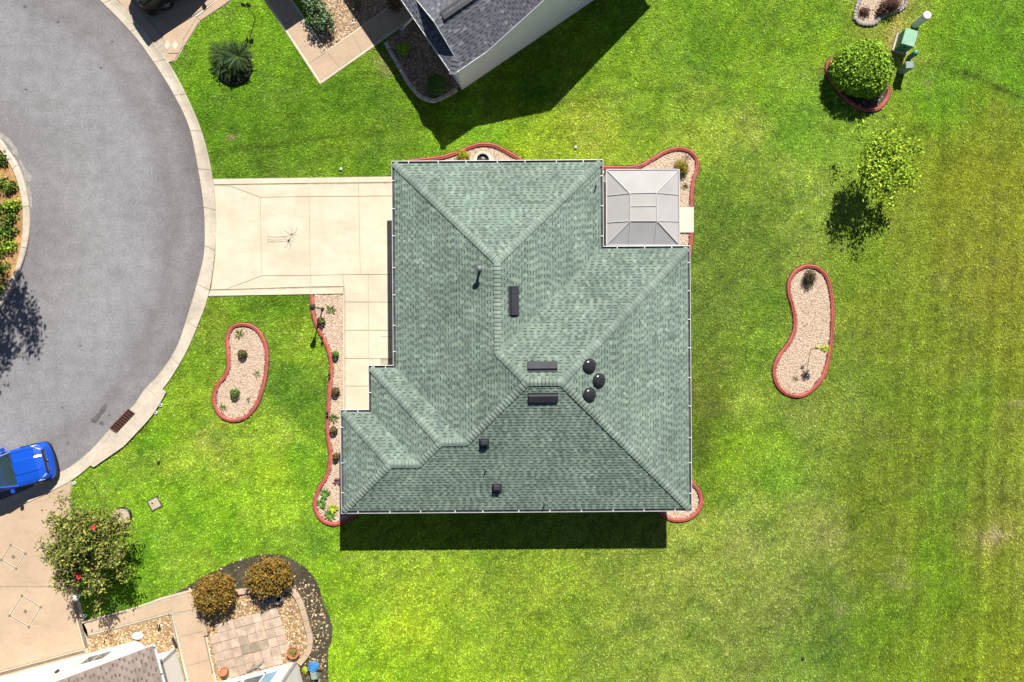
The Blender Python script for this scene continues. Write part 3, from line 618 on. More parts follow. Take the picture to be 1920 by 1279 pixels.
# south neighbour beds
gs = PX([(165,1196),(317,1155),(334,1215),(340,1300),(150,1300)])
b3 = thing('gravel_bed', 'golden gravel bed between the tan walk and the white garage wall', 'gravel bed'); mk('bed_soil', [(x,y,.012) for x,y in gs], [tuple(range(5))], M['goldbase'], b3); EXCL.append(gs); pebbles(gs, 190, .055, GOLD, b3)
DB = [(290,1123),(337,1108),(375,1085),(412,1066),(450,1050),(487,1041),(514.5,1038.5),(539,1045),(569,1062),(589,1082),(600.5,1107),(605.5,1129.6),(618,1157),(624,1177),(621.7,1202),(615.5,1222),(615.5,1254),(616.7,1290),(620,1330)]
db = catmull(PX(DB), 6) + PX([(370,1330),(366,1110),(360,1105)])
b4 = thing('mulch_bed', 'dark mulch bed curving round the paved patio', 'mulch bed'); mk('bed_soil', [(x,y,.010) for x,y in db], [tuple(range(len(db)))], M['dirt'], b4); EXCL.append(db); pebbles(db, 9, .05, GOLD+[(.5,.46,.38)], b4)
pebbles(PX([(548,1100),(575,1085),(600,1120),(612,1160),(618,1180),(612,1220),(612,1279),(575,1279),(582,1225),(590,1199),(580,1150)]), 55, .05, GOLD+[(.5,.46,.38),(.20,.15,.09),(.12,.13,.03)], b4)
pebbles(db, 60, .03, [(.09,.07,.04),(.04,.034,.02),(.07,.08,.022),(.13,.10,.06)], b4, name='mulch_chips')
pg = catmull(PX([(376,1118),(447,1108),(500,1096),(537,1097),(552,1110),(564,1130),(572,1154.5),(578,1177),(583,1199),(579,1222),(564,1242)]), 5)
pgp = pg + PX([(556,1300),(412,1300),(395,1230)])
b5 = thing('gravel_bed', 'golden gravel round the square pavers of the patio', 'gravel bed'); mk('bed_soil', [(x,y,.016) for x,y in pgp], [tuple(range(len(pgp)))], M['goldbase'], b5); pebbles(pgp, 190, .055, GOLD, b5, z=.024)
mb = MB(); ke = catmull(PX([(440,1111),(470,1106),(505,1096),(530,1095),(552,1110),(564,1130),(572,1154.5),(578,1177),(583,1199),(579,1222),(562,1244)]), 5)
ke, _ = resample(ke, 49)
for k in range(12):
    seg = ke[k*4:k*4+5]; a = Vector(seg[0]); b = Vector(seg[-1]); d = (b-a).normalized()*.012; seg = [tuple(a+d)] + seg[1:4] + [tuple(b-d)]
    mb = MB(); h = .17+rng.uniform(-.006,.006); sweep(mb, seg, [(-.14,0),(-.14,h-.025),(-.11,h),(.11,h),(.14,h-.025),(.14,0)]); mb.build('edging_block', M['tan'], b5)
mb = MB(); sweep(mb, PX([(381,1158),(388,1190)]), [(-.11,0),(-.11,.15),(.11,.15),(.11,0)]); mb.build('edging_block', M['tan'], b5)
# patio pavers
pat = MB().prism(PX([(398,1192),(425,1150),(520,1142),(536,1216),(450,1240),(400,1222)]), .0165, .030).build('patio', M['goldbase']); struct(pat, 'patio of square weathered pavers in golden gravel', 'patio')
ex, ey = Vector((.966,.26)), Vector((.26,-.966)); o0 = Vector(G2(522,1139)); ps = .475
for r in range(6):
    for c in range(9):
        if (r, c) in ((0,7),(0,8),(1,8),(2,8),(5,7),(5,8),(5,0),(4,8),(3,8)) or (r == 5 and c > 6): continue
        w = 1
        cen = o0-ex*((c+.5)*ps+.0)+ey*((r+.5)*ps)+Vector((rng.uniform(-.012,.012), rng.uniform(-.012,.012)))
        t = rng.choice([(.38,.29,.225),(.41,.32,.245),(.35,.27,.21),(.43,.34,.265),(.385,.29,.22),(.40,.305,.235)])
        if (r, c) in ((3,3),(3,4)): t = (.24,.195,.145)
        if (r, c) in ((4,5),(3,2),(5,5),(2,4)): t = (.30,.235,.175)
        MB().chbox((cen.x, cen.y, .052), (ps-.022, ps-.022, .05), .012, .263+rng.uniform(-.015,.015), col=t).build('paver', M['paver'], pat)

# ------------------------------------------------------------------ roofs: courses, tabs, hip caps
def tint(c, lo, hi):
    k = rng.uniform(lo, hi); return tuple(v*k for v in c)
def interval(P, d):
    """u-range of a polygon [(u, d)] at level d"""
    us = []; n = len(P)
    for i in range(n):
        (u0, d0), (u1, d1) = P[i], P[(i+1) % n]
        if (d0 <= d < d1) or (d1 <= d < d0): us.append(u0+(u1-u0)*(d-d0)/(d1-d0))
    return (min(us), max(us)) if len(us) >= 2 else None
def shingle_face(poly, base, tabs, pal, band, expo=.132, wr=(.12, .21), gr=(.13, .20), th=.012, clip=None):
    e0 = Vector(poly[0]); e1 = Vector(poly[1]); e = (e1-e0); e.z = 0; e.normalize()
    m = Vector((-e.y, e.x, 0)); far = max(poly, key=lambda p: abs((Vector(p)-e0).dot(m)))
    if (Vector(far)-e0).dot(m) < 0: m = -m
    df = (Vector(far)-e0).dot(m); slope = (far[2]-e0.z)/df
    nrm = Vector((-m.x*slope, -m.y*slope, 1)).normalized()
    P = [((Vector(p)-e0).dot(e), (Vector(p)-e0).dot(m)) for p in poly]
    def pt(u, d, off): return e0+e*u+m*d+Vector((0,0,slope*d))+nrm*off
    n = int(math.ceil(df/expo)); drift = rng.uniform(0, 10)
    for k in range(n):
        d0 = k*expo; d1 = min((k+1)*expo, df-.004)
        if d1-d0 < .02: continue
        a = interval(P, d0+.0005); b = interval(P, d1-.0005)
        if not a or not b: continue
        tone = 1+rng.uniform(-.06, .06)
        L = lambda t: a[0]+(b[0]-a[0])*t
        R = lambda t: a[1]+(b[1]-a[1])*t
        def trap(u0, u1, t0, t1, o0, o1, col, mb, front=True):
            # clamp the piece to the slanted ends of the course
            q = [(max(u0, L(t0)), t0), (min(u1, R(t0)), t0), (min(u1, R(t1)), t1), (max(u0, L(t1)), t1)]
            if q[0][0] >= q[1][0]-.002 and q[3][0] >= q[2][0]-.002: return None
            q[0] = (min(q[0][0], q[1][0]), t0); q[3] = (min(q[3][0], q[2][0]), t1)
            oo = (o0, o0, o1, o1); vs = [pt(u, d0+(d1-d0)*t, o_) for (u, t), o_ in zip(q, oo)]
            vs += [pt(q[0][0], d0, -.002), pt(q[1][0], d0, -.002)]
            fs = [(0,1,2,3), (4,5,1,0), (0,3,4), (1,5,2)]
            if mb is not None: mb.add(vs, fs, col)
            return vs, fs
        # lower laminate, broken into strips of slightly different tone, and its dark granule band
        u = min(a[0], b[0])-rng.uniform(0, .3); end = max(a[1], b[1])
        while u < end:
            w = rng.uniform(.3, .8); c = rng.choice(pal); c = tint(c, tone*.86, tone)
            trap(u, u+w, 0, 1.04, th, .003, c, base)
            u += w
        u = min(a[0], b[0])-rng.uniform(0, .3)
        while u < end:
            w = rng.uniform(*wr); c = rng.choice(pal); c = tint(c, tone*.9, tone*1.1)
            r = trap(u, u+w, -.02, 1.03, th+.009, .007, c, None)
            if r: tabs.append((r[0], r[1], c, w))
            u += w; g = rng.uniform(*gr)
            bc = tint(band, .75, 1.25)
            q = [(u, .60), (u+g, .60), (u+g, 1.0), (u, 1.0)]
            if u > max(L(.6), L(1)) and u+g < min(R(.6), R(1)):
                base.add([pt(uu, d0+(d1-d0)*t, .003+(th-.003)*(1-t)+.0022) for uu, t in q], [(0,1,2,3)], bc)
            u += g
    return base
def finish_roof(base, tabs, parent, roofmat, nmax=300, name='roof'):
    rf = base.build(name, roofmat, parent)
    tabs.sort(key=lambda t: -t[3])
    rest = MB()
    for i, (vs, fs, c, w) in enumerate(tabs):
        if i < nmax: mk('shingle', vs, fs, roofmat, rf, [c]*len(vs))
        else: rest.add(vs, fs, c)
    if rest.v: o = rest.build('shingles', roofmat, rf); o['kind'] = 'stuff'
    return rf
def caps(a, b, Hf, parent, pal, mat, sp=.178, half=.165, out=None):
    """overlapping bent cap shingles from the low end a to the high end b"""
    a = Vector(a[:2]); b = Vector(b[:2]); d = (b-a); L_ = d.length; d.normalize(); w = Vector((-d.y, d.x)); n = max(1, round(L_/sp))
    for k in range(n):
        vs = []; c = rng.choice(pal); c = tint(c, .92, 1.1); ln = L_/n
        for t, off in ((k*ln-.012, .062), ((k+1)*ln+.03, .030)):
            q = a+d*t
            for s_ in (-half, -half*.5, -.035, .035, half*.5, half):
                p = q+w*s_; z = Hf(p.x, p.y)
                if abs(s_) < .04: z = max(z, Hf(q.x, q.y)-.012)
                vs.append((p.x, p.y, z+off))
        # butt edge of the cap, coloured dark to paint the shadow below it
        for i in range(6):
            x, y, z = vs[i]; vs.append((x-d.x*.045, y-d.y*.045, z-.020))
        for i in range(6): x, y, z = vs[i]; vs.append((x-d.x*.045, y-d.y*.045, z-.055))
        fs = [(i, i+1, i+7, i+6) for i in range(5)] + [(i, 12+i, 13+i, i+1) for i in range(5)] + [(12+i, 18+i, 19+i, 13+i) for i in range(5)]
        fs += [(18, 6, 0), (23, 5, 11)]
        dk = tuple(v*.22 for v in c)
        mk('ridge_cap', vs, fs, mat, parent, [c]*12+[dk]*12)

# ------------------------------------------------------------------ main house
house = thing('house', 'house with a green shingled hip roof in the middle of the picture', 'house', (0, 0, 0), .0072)
Z0 = 2.47; PT = .355
A=(-5.55,8.5); B=(4.27,8.5); C=(4.27,4.36); D=(8.4,4.36); E=(8.4,-8.05); Fp=(-8.08,-8.05); Gp=(-8.08,-3.36); Hp=(-6.73,-3.36); I=(-6.73,-1.25); J=(-5.55,-1.25)
def dmain(x, y):
    return max(min(x-A[0], B[0]-x, A[1]-y, y-E[1]), min(x-A[0], E[0]-x, D[1]-y, y-E[1]), min(x-I[0], I[1]-y, y-E[1], E[0]-x), min(x-Gp[0], Gp[1]-y, y-E[1], E[0]-x))
def hmain(x, y): return Z0+PT*dmain(x, y)
def rp(x, y): return (x, y, hmain(x, y))
d1 = (B[0]-A[0])/2; R1 = (A[0]+d1, A[1]-d1); R2 = (A[0]+d1, D[1]-d1)
d2 = (D[1]-E[1])/2; R3 = (A[0]+d2, D[1]-d2); R4 = (E[0]-d2, D[1]-d2)
d3 = (I[1]-E[1])/2; P3 = (I[0]+d3, I[1]-d3); Q3 = (A[0]+d3, I[1]-d3)
d4 = (Gp[1]-E[1])/2; P4 = (Gp[0]+d4, Gp[1]-d4); P4b = (I[0]+d4, Gp[1]-d4)
GREEN = [(.160,.206,.172),(.168,.215,.180),(.150,.194,.163),(.178,.226,.186),(.160,.206,.172),(.160,.206,.172),(.118,.154,.134),(.200,.248,.196)]
GREEN = [tuple(v*k for v, k in zip(c, (.90, .945, .935))) for c in GREEN]
GBAND = (.062, .081, .072)
base = MB(); tabs = []
for poly in ([A,B,R1], [J,A,R1,R2,R3,Q3], [B,C,R2,R1], [C,D,R4,R3,R2], [D,E,R4], [E,Fp,P4,P4b,P3,Q3,R3,R4], [Hp,I,P3,P4b], [I,J,Q3,P3], [Fp,Gp,P4], [Gp,Hp,P4b,P4]):
    shingle_face([(p[0], p[1], Z0+PT*dmain(*p) if i > 1 else Z0) for i, p in enumerate(poly)], base, tabs, GREEN, GBAND)
roof = finish_roof(base, tabs, house, M['shingle'])
# roof deck just below the shingles
mb = MB()
for poly in ([A,B,R1], [J,A,R1,R2,R3,Q3], [B,C,R2,R1], [C,D,R4,R3,R2], [D,E,R4], [E,Fp,P4,P4b,P3,Q3,R3,R4], [Hp,I,P3,P4b], [I,J,Q3,P3], [Fp,Gp,P4], [Gp,Hp,P4b,P4]):
    mb.add([(p[0], p[1], Z0-.012+PT*max(dmain(*p), 0)) for p in poly], [tuple(range(len(poly)))])
mb.build('roof_deck', M['roofbase'], roof)
CAPPAL = [(.168,.214,.181),(.178,.225,.190),(.158,.203,.172),(.188,.236,.198)]
for a, b in ((A,R1),(B,R1),(R2,R1),(R2,R3),(R3,R4),(D,R4),(E,R4),(Fp,P4),(P4b,P4),(Gp,P4),(P4b,P3),(I,P3),(Q3,P3),(Q3,R3)):
    caps(a, b, hmain, roof, CAPPAL, M['shingle'])
# gutters: a trough with a rolled lip, one run per eave, straps as sub-parts
PER = [A,B,C,D,E,Fp,Gp,Hp,I,J]      # clockwise
def offs(P, o):
    n = len(P); out = []
    for i in range(n):
        p0, p1, p2 = [Vector(P[k % n]) for k in (i-1, i, i+1)]
        e1 = (p1-p0).normalized(); e2 = (p2-p1).normalized(); n1 = Vector((-e1.y, e1.x)); n2 = Vector((-e2.y, e2.x))
        out.append(p1+(n1+n2)*o if abs(n1.dot(n2)) < .5 else p1+n1*o)   # right angles: mitre
    return out
GPROF = [(-.005,-.015),(-.005,-.105),(.105,-.105),(.142,-.06),(.142,.005),(.120,.012),(.120,-.002),(.130,-.008),(.130,-.055),(.100,-.096),(.006,-.096),(.006,-.02)]
rings = [offs(PER, o) for o, z in GPROF]
for i in range(10):
    j = (i+1) % 10; m_ = len(GPROF); vs = []
    for q in (i, j): vs += [(rings[k][q].x, rings[k][q].y, Z0+GPROF[k][1]-.01) for k in range(m_)]
    fs = [(k, (k+1)%m_, m_+(k+1)%m_, m_+k) for k in range(m_)]
    gt = mk('gutter', vs, fs, M['white'], house)
    mk('gutter_shade_strip', [(rings[11][i].x, rings[11][i].y, Z0-.062), (rings[8][i].x, rings[8][i].y, Z0-.062), (rings[8][j].x, rings[8][j].y, Z0-.062), (rings[11][j].x, rings[11][j].y, Z0-.062)], [(0,1,2,3)], M['guttershade'], gt)  # dark strip paints the shaded interior of the gutter
    a = Vector(PER[i]); b = Vector(PER[j]); L_ = (b-a).length; e = (b-a).normalized(); w = Vector((-e.y, e.x)); n = max(1, round(L_/1.45))
    for k in range(n):
        t = (k+.5)/n*L_+rng.uniform(-.12, .12); p = a+e*t+w*.068
        MB().box((p.x, p.y, Z0-.006), (.04, .135, .016), math.atan2(e.y, e.x)).build('hanger', M['white'], gt)
# walls, soffit, openings
wi = [(v.x, v.y) for v in offs(PER, -.42)]
MB().prism(wi, 0, 2.36).build('wall', M['wall'], house)
MB().prism([(v.x, v.y) for v in offs(PER, -.01)], 2.362, 2.40).build('soffit', M['soffit'], house)
gd = MB().box((wi[0][0]-.02, 4.5, 1.08), (.06, 4.9, 2.14)).build('garage_door', M['white'], house)
for k in range(4): MB().box((wi[0][0]-.055, 4.5, .3+k*.53), (.02, 4.8, .47)).build('door_panel', M['white'], gd)
# ---- things on the roof
def on_roof(px, py):
    z = 4.0
    for _ in range(8):
        p = G(px, py, z); q = Matrix.Rotation(-.0072, 3, 'Z') @ p; z = hmain(q.x, q.y)
    return Vector((q.x, q.y, z))
def slope_frame(n_dir):
    """basis with x along the eave, y up the slope"""
    up = Vector((n_dir[0], n_dir[1], 0)); y = Vector((up.x, up.y, PT)).normalized(); x = Vector((y.y, -y.x, 0)).normalized(); z = x.cross(y)
    return Matrix((x, y, z)).transposed()
def ridge_vent(px, py, updir, L_=1.3, W_=.40, lift=.10):
    c = on_roof(px, py); Mx = slope_frame(updir)
    top = MB(); prof = [(-W_/2, .03), (-W_/2+.02, lift), (W_/2-.06, lift+.035), (W_/2, .05)]
    vs = [c+Mx @ Vector((sx*L_/2, y, z)) for sx in (-1, 1) for y, z in prof]
    fs = [(0,1,5,4),(1,2,6,5),(2,3,7,6),(0,3,2,1),(4,5,6,7)]
    top.add(vs, fs); o = top.build('roof_vent', M['darkmetal'], house)
    fl = MB(); fl.box(c+Mx @ Vector((0, .02, .034)), (L_+.06, W_+.10, .008), M=Mx); fl.build('flashing', M['darkmetal'], o)
    return o
ridge_vent(963.5, 565, (-1, 0)); ridge_vent(1017, 687.5, (0, -1)); ridge_vent(1018, 747, (0, 1))
def dome(px, py, updir):
    c = on_roof(px, py); Mx = slope_frame(updir); n = 24; b = MB()
    def ring(prof, mb_):
        vs = []; fs = []
        for r, z in prof: vs += [c+Mx @ Vector((r*math.cos(2*math.pi*i/n), r*math.sin(2*math.pi*i/n), z)) for i in range(n)]
        for k in range(len(prof)-1):
            for i in range(n): j=(i+1)%n; fs.append((k*n+i, k*n+j, (k+1)*n+j, (k+1)*n+i))
        fs.append(tuple(range((len(prof)-1)*n, len(prof)*n))); mb_.add(vs, fs)
    ring([(.27,.02),(.27,.07),(.305,.075),(.32,.10),(.305,.12)], b); o = b.build('roof_fan', M['black'], house)
    t = MB(); ring([(.285,.115),(.275,.14),(.22,.18),(.15,.205),(.06,.215)], t); t.build('dome', M['dome'], o, smooth=True)
    s = MB()
    for k in range(6):
        a = k*math.pi/3; p = [c+Mx @ Vector((r*math.cos(a), r*math.sin(a), z+.012)) for r, z in ((.28,.13),(.22,.18),(.12,.207))]
        for q, r in zip(p, p[1:]): s.tube(q, r, .011, n=4)
    s.build('rib', M['darkmetal'], o)
dome(1104, 686, (-1, 0)); dome(1122, 713, (-1, 0)); dome(1104, 740, (-1, 0))
# capped flue with its round rain hat
c = on_roof(900, 507)
fl = MB().tube(c+Vector((0,0,-.05)), c+Vector((0,0,.62)), .06, n=14).build('flue_pipe', M['lead'], house)
MB().lathe(c+Vector((0,0,.60)), [(.06,-.02),(.15,.02),(.155,.05),(.09,.12),(.02,.14)], 18).build('rain_cap', M['lead'], fl)
MB().lathe(c, [(.16,-.06),(.10,.06),(.065,.12)], 14).build('flashing', M['lead'], fl)
def goose(px, py):
    c = on_roof(px, py); o = MB(); o.chbox(c+Vector((0,.06,.16)), (.34, .26, .20), .05); o = o.build('exhaust_vent', M['darkmetal'], house)
    Mx = slope_frame((0,1)); f = MB(); f.box(c+Mx @ Vector((0,0,.035)), (.46, .52, .012), M=Mx); f.build('flashing', M['darkmetal'], o)
    MB().box(c+Vector((0,-.085,.13)), (.30,.03,.14)).build('louvre', M['black'], o)
goose(908, 832); goose(931.5, 916)
for x, y, h in ((911,880,.26),(1021.5,943,.26),(1117,350,.34)):
    c = on_roof(x, y); o = MB().tube(c+Vector((0,0,-.04)), c+Vector((0,0,h)), .03, n=10).build('plumbing_pipe', M['lead'], house)
    MB().lathe(c, [(.07,-.02),(.045,.06),(.032,.08)], 12).build('flashing', M['lead'], o)

# ------------------------------------------------------------------ screen room on the back corner
scr = thing('screen_room', 'grey screened porch with a faceted white-framed roof beside the green shingles', 'screened porch')
zo, zi = 2.42, 2.78
o4 = [G(1137,319,zo), G(1273,318.5,zo), G(1274,460.5,zo), G(1137,460.5,zo)]; i4 = [G(1181,363,zi), G(1231,362,zi), G(1232,415,zi), G(1182,415,zi)]
def mix(a, b, t): return a.lerp(b, t)
wL1, wL2 = G(1137,367.5,zo), G(1137,418,zo); eR1, eR2 = G(1272.5,366,zo), G(1272.5,416,zo); sB1, sB2 = G(1179,460.5,zo), G(1227,460.5,zo)
pan = [('screen',[o4[0],o4[1],i4[1],i4[0]]), ('screen',[o4[0],i4[0],wL1]), ('screen',[wL1,i4[0],i4[3],wL2]), ('screen',[wL2,i4[3],o4[3]]),
  ('screen',[o4[3],i4[3],sB1]), ('screen',[sB1,i4[3],i4[2],sB2]), ('screen',[sB2,i4[2],o4[2]]), ('screen',[o4[2],i4[2],eR2]), ('screen',[eR2,i4[2],i4[1],eR1]), ('screen',[eR1,i4[1],o4[1]])]
tm1, tm2 = mix(i4[0], i4[3], .47), mix(i4[1], i4[2], .47)
pan += [('screentop',[i4[0],i4[1],tm2,tm1]), ('screentop',[tm1,tm2,i4[2],i4[3]])]
for m_, p in pan:
    n_ = (p[1]-p[0]).cross(p[2]-p[0]).normalized(); n_ = n_ if n_.z > 0 else -n_
    k = len(p); vs = [q+n_*.004 for q in p]+[q-n_*.004 for q in p]
    mk('screen_panel', vs, [tuple(range(k)), tuple(range(2*k-1, k-1, -1))]+[(i,(i+1)%k,k+(i+1)%k,k+i) for i in range(k)], M[m_], scr)
def beam(a, b, w=.055, h=.07, name='beam', mat='screenframe'):
    a = Vector(a); b = Vector(b); d = (b-a); L_ = d.length; x = d.normalized(); z = Vector((0,0,1)); y = z.cross(x).normalized(); z = x.cross(y)
    MB().box((a+b)/2+z*.01, (L_, w, h), M=Matrix((x,y,z)).transposed()).build(name, M[mat], scr)
for a, b in ((o4[0],o4[1]),(o4[1],o4[2]),(o4[2],o4[3]),(o4[3],o4[0])): beam(a, b, .045, .08)
for a, b in ((i4[0],i4[1]),(i4[1],i4[2]),(i4[2],i4[3]),(i4[3],i4[0]),(o4[0],i4[0]),(o4[1],i4[1]),(o4[2],i4[2]),(o4[3],i4[3]),(wL1,i4[0]),(wL2,i4[3]),(eR1,i4[1]),(eR2,i4[2]),(sB1,i4[3]),(sB2,i4[2])): beam(a, b, .03, .055)
beam(tm1, tm2, .025, .05)
for p in (o4[0],o4[1],o4[2],eR1,eR2,mix(o4[0],o4[1],.5)): beam((p.x,p.y,.03), (p.x,p.y+.0001,zo-.05), .06, .06, 'post')
MB().prism([(p.x,p.y) for p in o4], 0, .06).build('porch_floor', M['slabwhite'], scr); EXCL.append([(p.x,p.y) for p in o4])
for a, b in ((o4[0],o4[1]),(o4[1],eR1),(eR2,o4[2])):
    k = [Vector((a.x,a.y,.08)), Vector((b.x,b.y,.08)), Vector((b.x,b.y,zo-.06)), Vector((a.x,a.y,zo-.06))]
    n_ = (k[1]-k[0]).cross(k[2]-k[0]).normalized()*.003
    mk('screen_wall', [q+n_ for q in k]+[q-n_ for q in k], [(0,1,2,3),(7,6,5,4),(0,4,5,1),(1,5,6,2),(2,6,7,3),(3,7,4,0)], M['screen'], scr)

# ------------------------------------------------------------------ north neighbour's house
nh = thing('house', 'white-walled house with a grey-blue shingled roof at the top edge', 'house', (-2.82, 12.65, 0), math.atan2(.563, .826))
z0 = 2.66; pm = .40; PN = .4167
GREY = [(.112,.118,.138),(.104,.110,.130),(.120,.126,.146),(.098,.104,.122),(.112,.118,.138),(.108,.114,.134),(.112,.118,.138),(.17,.178,.2)]
M['greyshingle'] = new_mat('grey_asphalt_shingle', rough=.9, attr=True, spec=.1, noise=[(1.1, .10, 4), (120, .12, 2)])
XR = 2.17; XK = 1.97; xv = XK+XR*PN/pm
base = MB(); tabs = []
zz = lambda d, p=PN: z0+p*d
shingle_face([(0,0,z0),(XK,0,z0),(xv,XR,zz(XR)),(.55,XR,zz(XR)),(.55,.55,zz(.55))], base, tabs, GREY, (.056,.060,.072), wr=(.16,.28))
shingle_face([(0,4.34,z0),(0,0,z0),(.55,.55,zz(.55)),(.9,.9,zz(.9)),(.9,3.44,zz(.9)),(.55,3.79,zz(.55))], base, tabs, GREY, (.056,.060,.072))
shingle_face([(XK,4.34,z0),(0,4.34,z0),(.55,3.79,zz(.55)),(.55,XR,zz(XR)),(xv,XR,zz(XR))], base, tabs, GREY, (.056,.060,.072))
shingle_face([(XK,4.4,z0),(XK,0,z0),(7.4,0,zz(7.4-XK,pm)),(7.4,4.4,zz(7.4-XK,pm))], base, tabs, GREY, (.056,.060,.072))
shingle_face([(12.83,0,z0),(12.83,4.4,z0),(7.4,4.4,zz(7.4-XK,pm)),(7.4,0,zz(7.4-XK,pm))], base, tabs, GREY, (.056,.060,.072), expo=.3, wr=(.5,.8), gr=(.2,.3))
nroof = finish_roof(base, tabs, nh, M['greyshingle'], 300)
mb = MB()
for poly in ([(0,0,z0),(XK,0,z0),(xv,XR,zz(XR)),(.55,XR,zz(XR)),(.55,.55,zz(.55))], [(0,4.34,z0),(0,0,z0),(.9,.9,zz(.9)),(.9,3.44,zz(.9))], [(XK,4.34,z0),(0,4.34,z0),(.55,3.79,zz(.55)),(.55,XR,zz(XR)),(xv,XR,zz(XR))],
    [(XK,9,z0),(XK,0,z0),(7.4,0,zz(7.4-XK,pm)),(7.4,9,zz(7.4-XK,pm))], [(12.83,0,z0),(12.83,9,z0),(7.4,9,zz(7.4-XK,pm)),(7.4,0,zz(7.4-XK,pm))]):
    mb.add([(x,y,z-.02) for x,y,z in poly], [tuple(range(len(poly)))])
mb.build('roof_deck', M['roofbase'], nroof)
def hn(x, y): return z0+PN*min(y, 4.34-y) if x > .4 else z0+PN*min(x, y)
caps((xv,XR), (1.0,XR), hn, nroof, GREY[:3], M['greyshingle'], sp=.16, half=.19)
MB().box(((xv+1)/2, XR-.0, zz(XR)+.028), (xv-1.0+.05, .415, .012)).build('ridge_vent', M['black'], nroof)
caps((0,0), (.55,.55), lambda x, y: z0+PN*max(min(x,y), 0), nroof, GREY[:3], M['greyshingle'])
# gable end standing over the lower hip
mk('gable_wall', [(.9,.9,zz(.9)-.02),(.9,3.44,zz(.9)-.02),(.9,XR,zz(XR)-.03),(1.0,.9,zz(.9)-.02),(1.0,3.44,zz(.9)-.02),(1.0,XR,zz(XR)-.03)], [(0,2,1),(3,4,5),(0,1,4,3),(1,2,5,4),(2,0,3,5)], M['whitepaint'], nh)
def board(pts, t, parent, name='fascia', mat='white'):
    """vertical board below a polyline of roof-edge points"""
    for a, b in zip(pts, pts[1:]):
        a = Vector(a); b = Vector(b); d = (b-a); d.z = 0; n_ = Vector((-d.y, d.x, 0)).normalized()*.016
        mk(name, [a-n_, b-n_, b+n_, a+n_, a-n_-Vector((0,0,t)), b-n_-Vector((0,0,t)), b+n_-Vector((0,0,t)), a+n_-Vector((0,0,t))],
           [(0,1,2,3),(7,6,5,4),(0,4,5,1),(1,5,6,2),(2,6,7,3),(3,7,4,0)], M[mat], parent)
for x0, x1, y0, y1, z1 in ((-3.29,-1.45,9.5,15,2.7),(2.2,12.4,8.7,15,2.7)): MB().box(((x0+x1)/2,(y0+y1)/2,z1/2),(x1-x0,y1-y0,z1)).build('wall', M['whitepaint'], nh)  # narrow unseen box added to shade the walk; wide one continues the house
MB().box((1.0,6.75,z0-.06),(2.0,4.78,.12)).build('porch_shade_slab', M['roofbase'], nh)  # plain slab added past the eave to throw shade on the walk
board([(.54,.55,zz(.55)+.012),(.54,XR,zz(XR)+.012),(.54,3.79,zz(.55)+.012)], .14, nh)
board([(0,-.02,z0+.012),(XK,-.02,z0+.012),(7.4,-.02,zz(7.4-XK,pm)+.015),(12.83,-.02,z0+.012)], .16, nh)
board([(-.02,0,z0+.012),(-.02,4.34,z0+.012)], .16, nh)
xg = 7.4; top = zz(7.4-XK, pm)-.05
gw = [(.35,.06,0),(12.45,.06,0),(12.45,.06,z0-.06),(xg,.06,top),(XK,.06,z0-.06),(.35,.06,z0-.06)]
mk('wall', gw+[(x,8.6,z) for x,y,z in gw], [tuple(range(6)), tuple(range(11,5,-1))]+[(i,i+6,(i+1)%6+6,(i+1)%6) for i in range(6)], M['whitepaint'], nh)
EXCL.append([tuple((Matrix.Rotation(math.atan2(.563,.826),2)@Vector(p))+Vector((-2.82,12.65))) for p in ((.35,.06),(12.45,.06),(12.45,9),(.35,9))])
Ri = Matrix.Rotation(-math.atan2(.563,.826), 3, 'Z'); loc = lambda v: Ri @ (v-Vector((-2.82,12.65,0)))
o = MB(); p0 = loc(G(775,33,2.35)); p1 = loc(G(757.5,51,.16)); o.box((p0+p1)/2, ((p1-p0).length,.10,.075), M=Matrix(((p1-p0).normalized(), Vector((0,0,1)).cross((p1-p0).normalized()).normalized(), (p1-p0).normalized().cross(Vector((0,0,1)).cross((p1-p0).normalized()).normalized()))).transposed())
o.box(p1+Vector((-.1,-.02,-.06)), (.26,.10,.08)); o.build('downspout', M['white'], nh)

# ------------------------------------------------------------------ south neighbour's house
ANG = math.atan2(.26, .966)
sh = thing('house', 'white-walled house with a brown shingled roof at the bottom edge', 'house', (-17.04, -14.44, 0), ANG)
M['brownshingle'] = new_mat('brown_asphalt_shingle', rough=.9, attr=True, spec=.1, noise=[(1.1, .10, 4), (120, .12, 2)])
BRN = [(.225,.184,.160),(.232,.190,.165),(.218,.178,.155),(.240,.196,.171)]
zs = 2.70; ps_ = .40; RX = 5.5
base = MB(); tabs = []
shingle_face([(0,0,zs),(0,-6,zs),(-RX,-6,zs+ps_*RX),(-RX,0,zs+ps_*RX)], base, tabs, BRN, (.115,.088,.075), expo=.15, wr=(.22,.36), gr=(.12,.2), th=.012)
sroof = finish_roof(base, tabs, sh, M['brownshingle'], 300)
mb = MB()
mb.add([(0,0,zs-.02),(0,-12,zs-.02),(-RX,-12,zs+ps_*RX-.02),(-RX,0,zs+ps_*RX-.02),(-2*RX,-12,zs-.02),(-2*RX,0,zs-.02)], [(0,1,2,3),(3,2,4,5)]); mb.build('roof_deck', M['roofbase'], sroof)
board([(.0,.02,zs+.015),(-RX,.02,zs+ps_*RX+.015),(-2*RX,.02,zs+.015)], .16, sh)
gv = [(.005,-.015),(.005,-.10),(.09,-.10),(.115,-.05),(.115,.0),(.10,.0),(.10,-.05),(.085,-.09),(.012,-.09),(.012,-.02)]
vs = [(x, y, zs+z) for y in (.02, -12) for x, z in gv]; k = len(gv)
sg = mk('gutter', vs, [(i,(i+1)%k,k+(i+1)%k,k+i) for i in range(k)]+[tuple(range(k)), tuple(range(2*k-1,k-1,-1))], M['white'], sh)
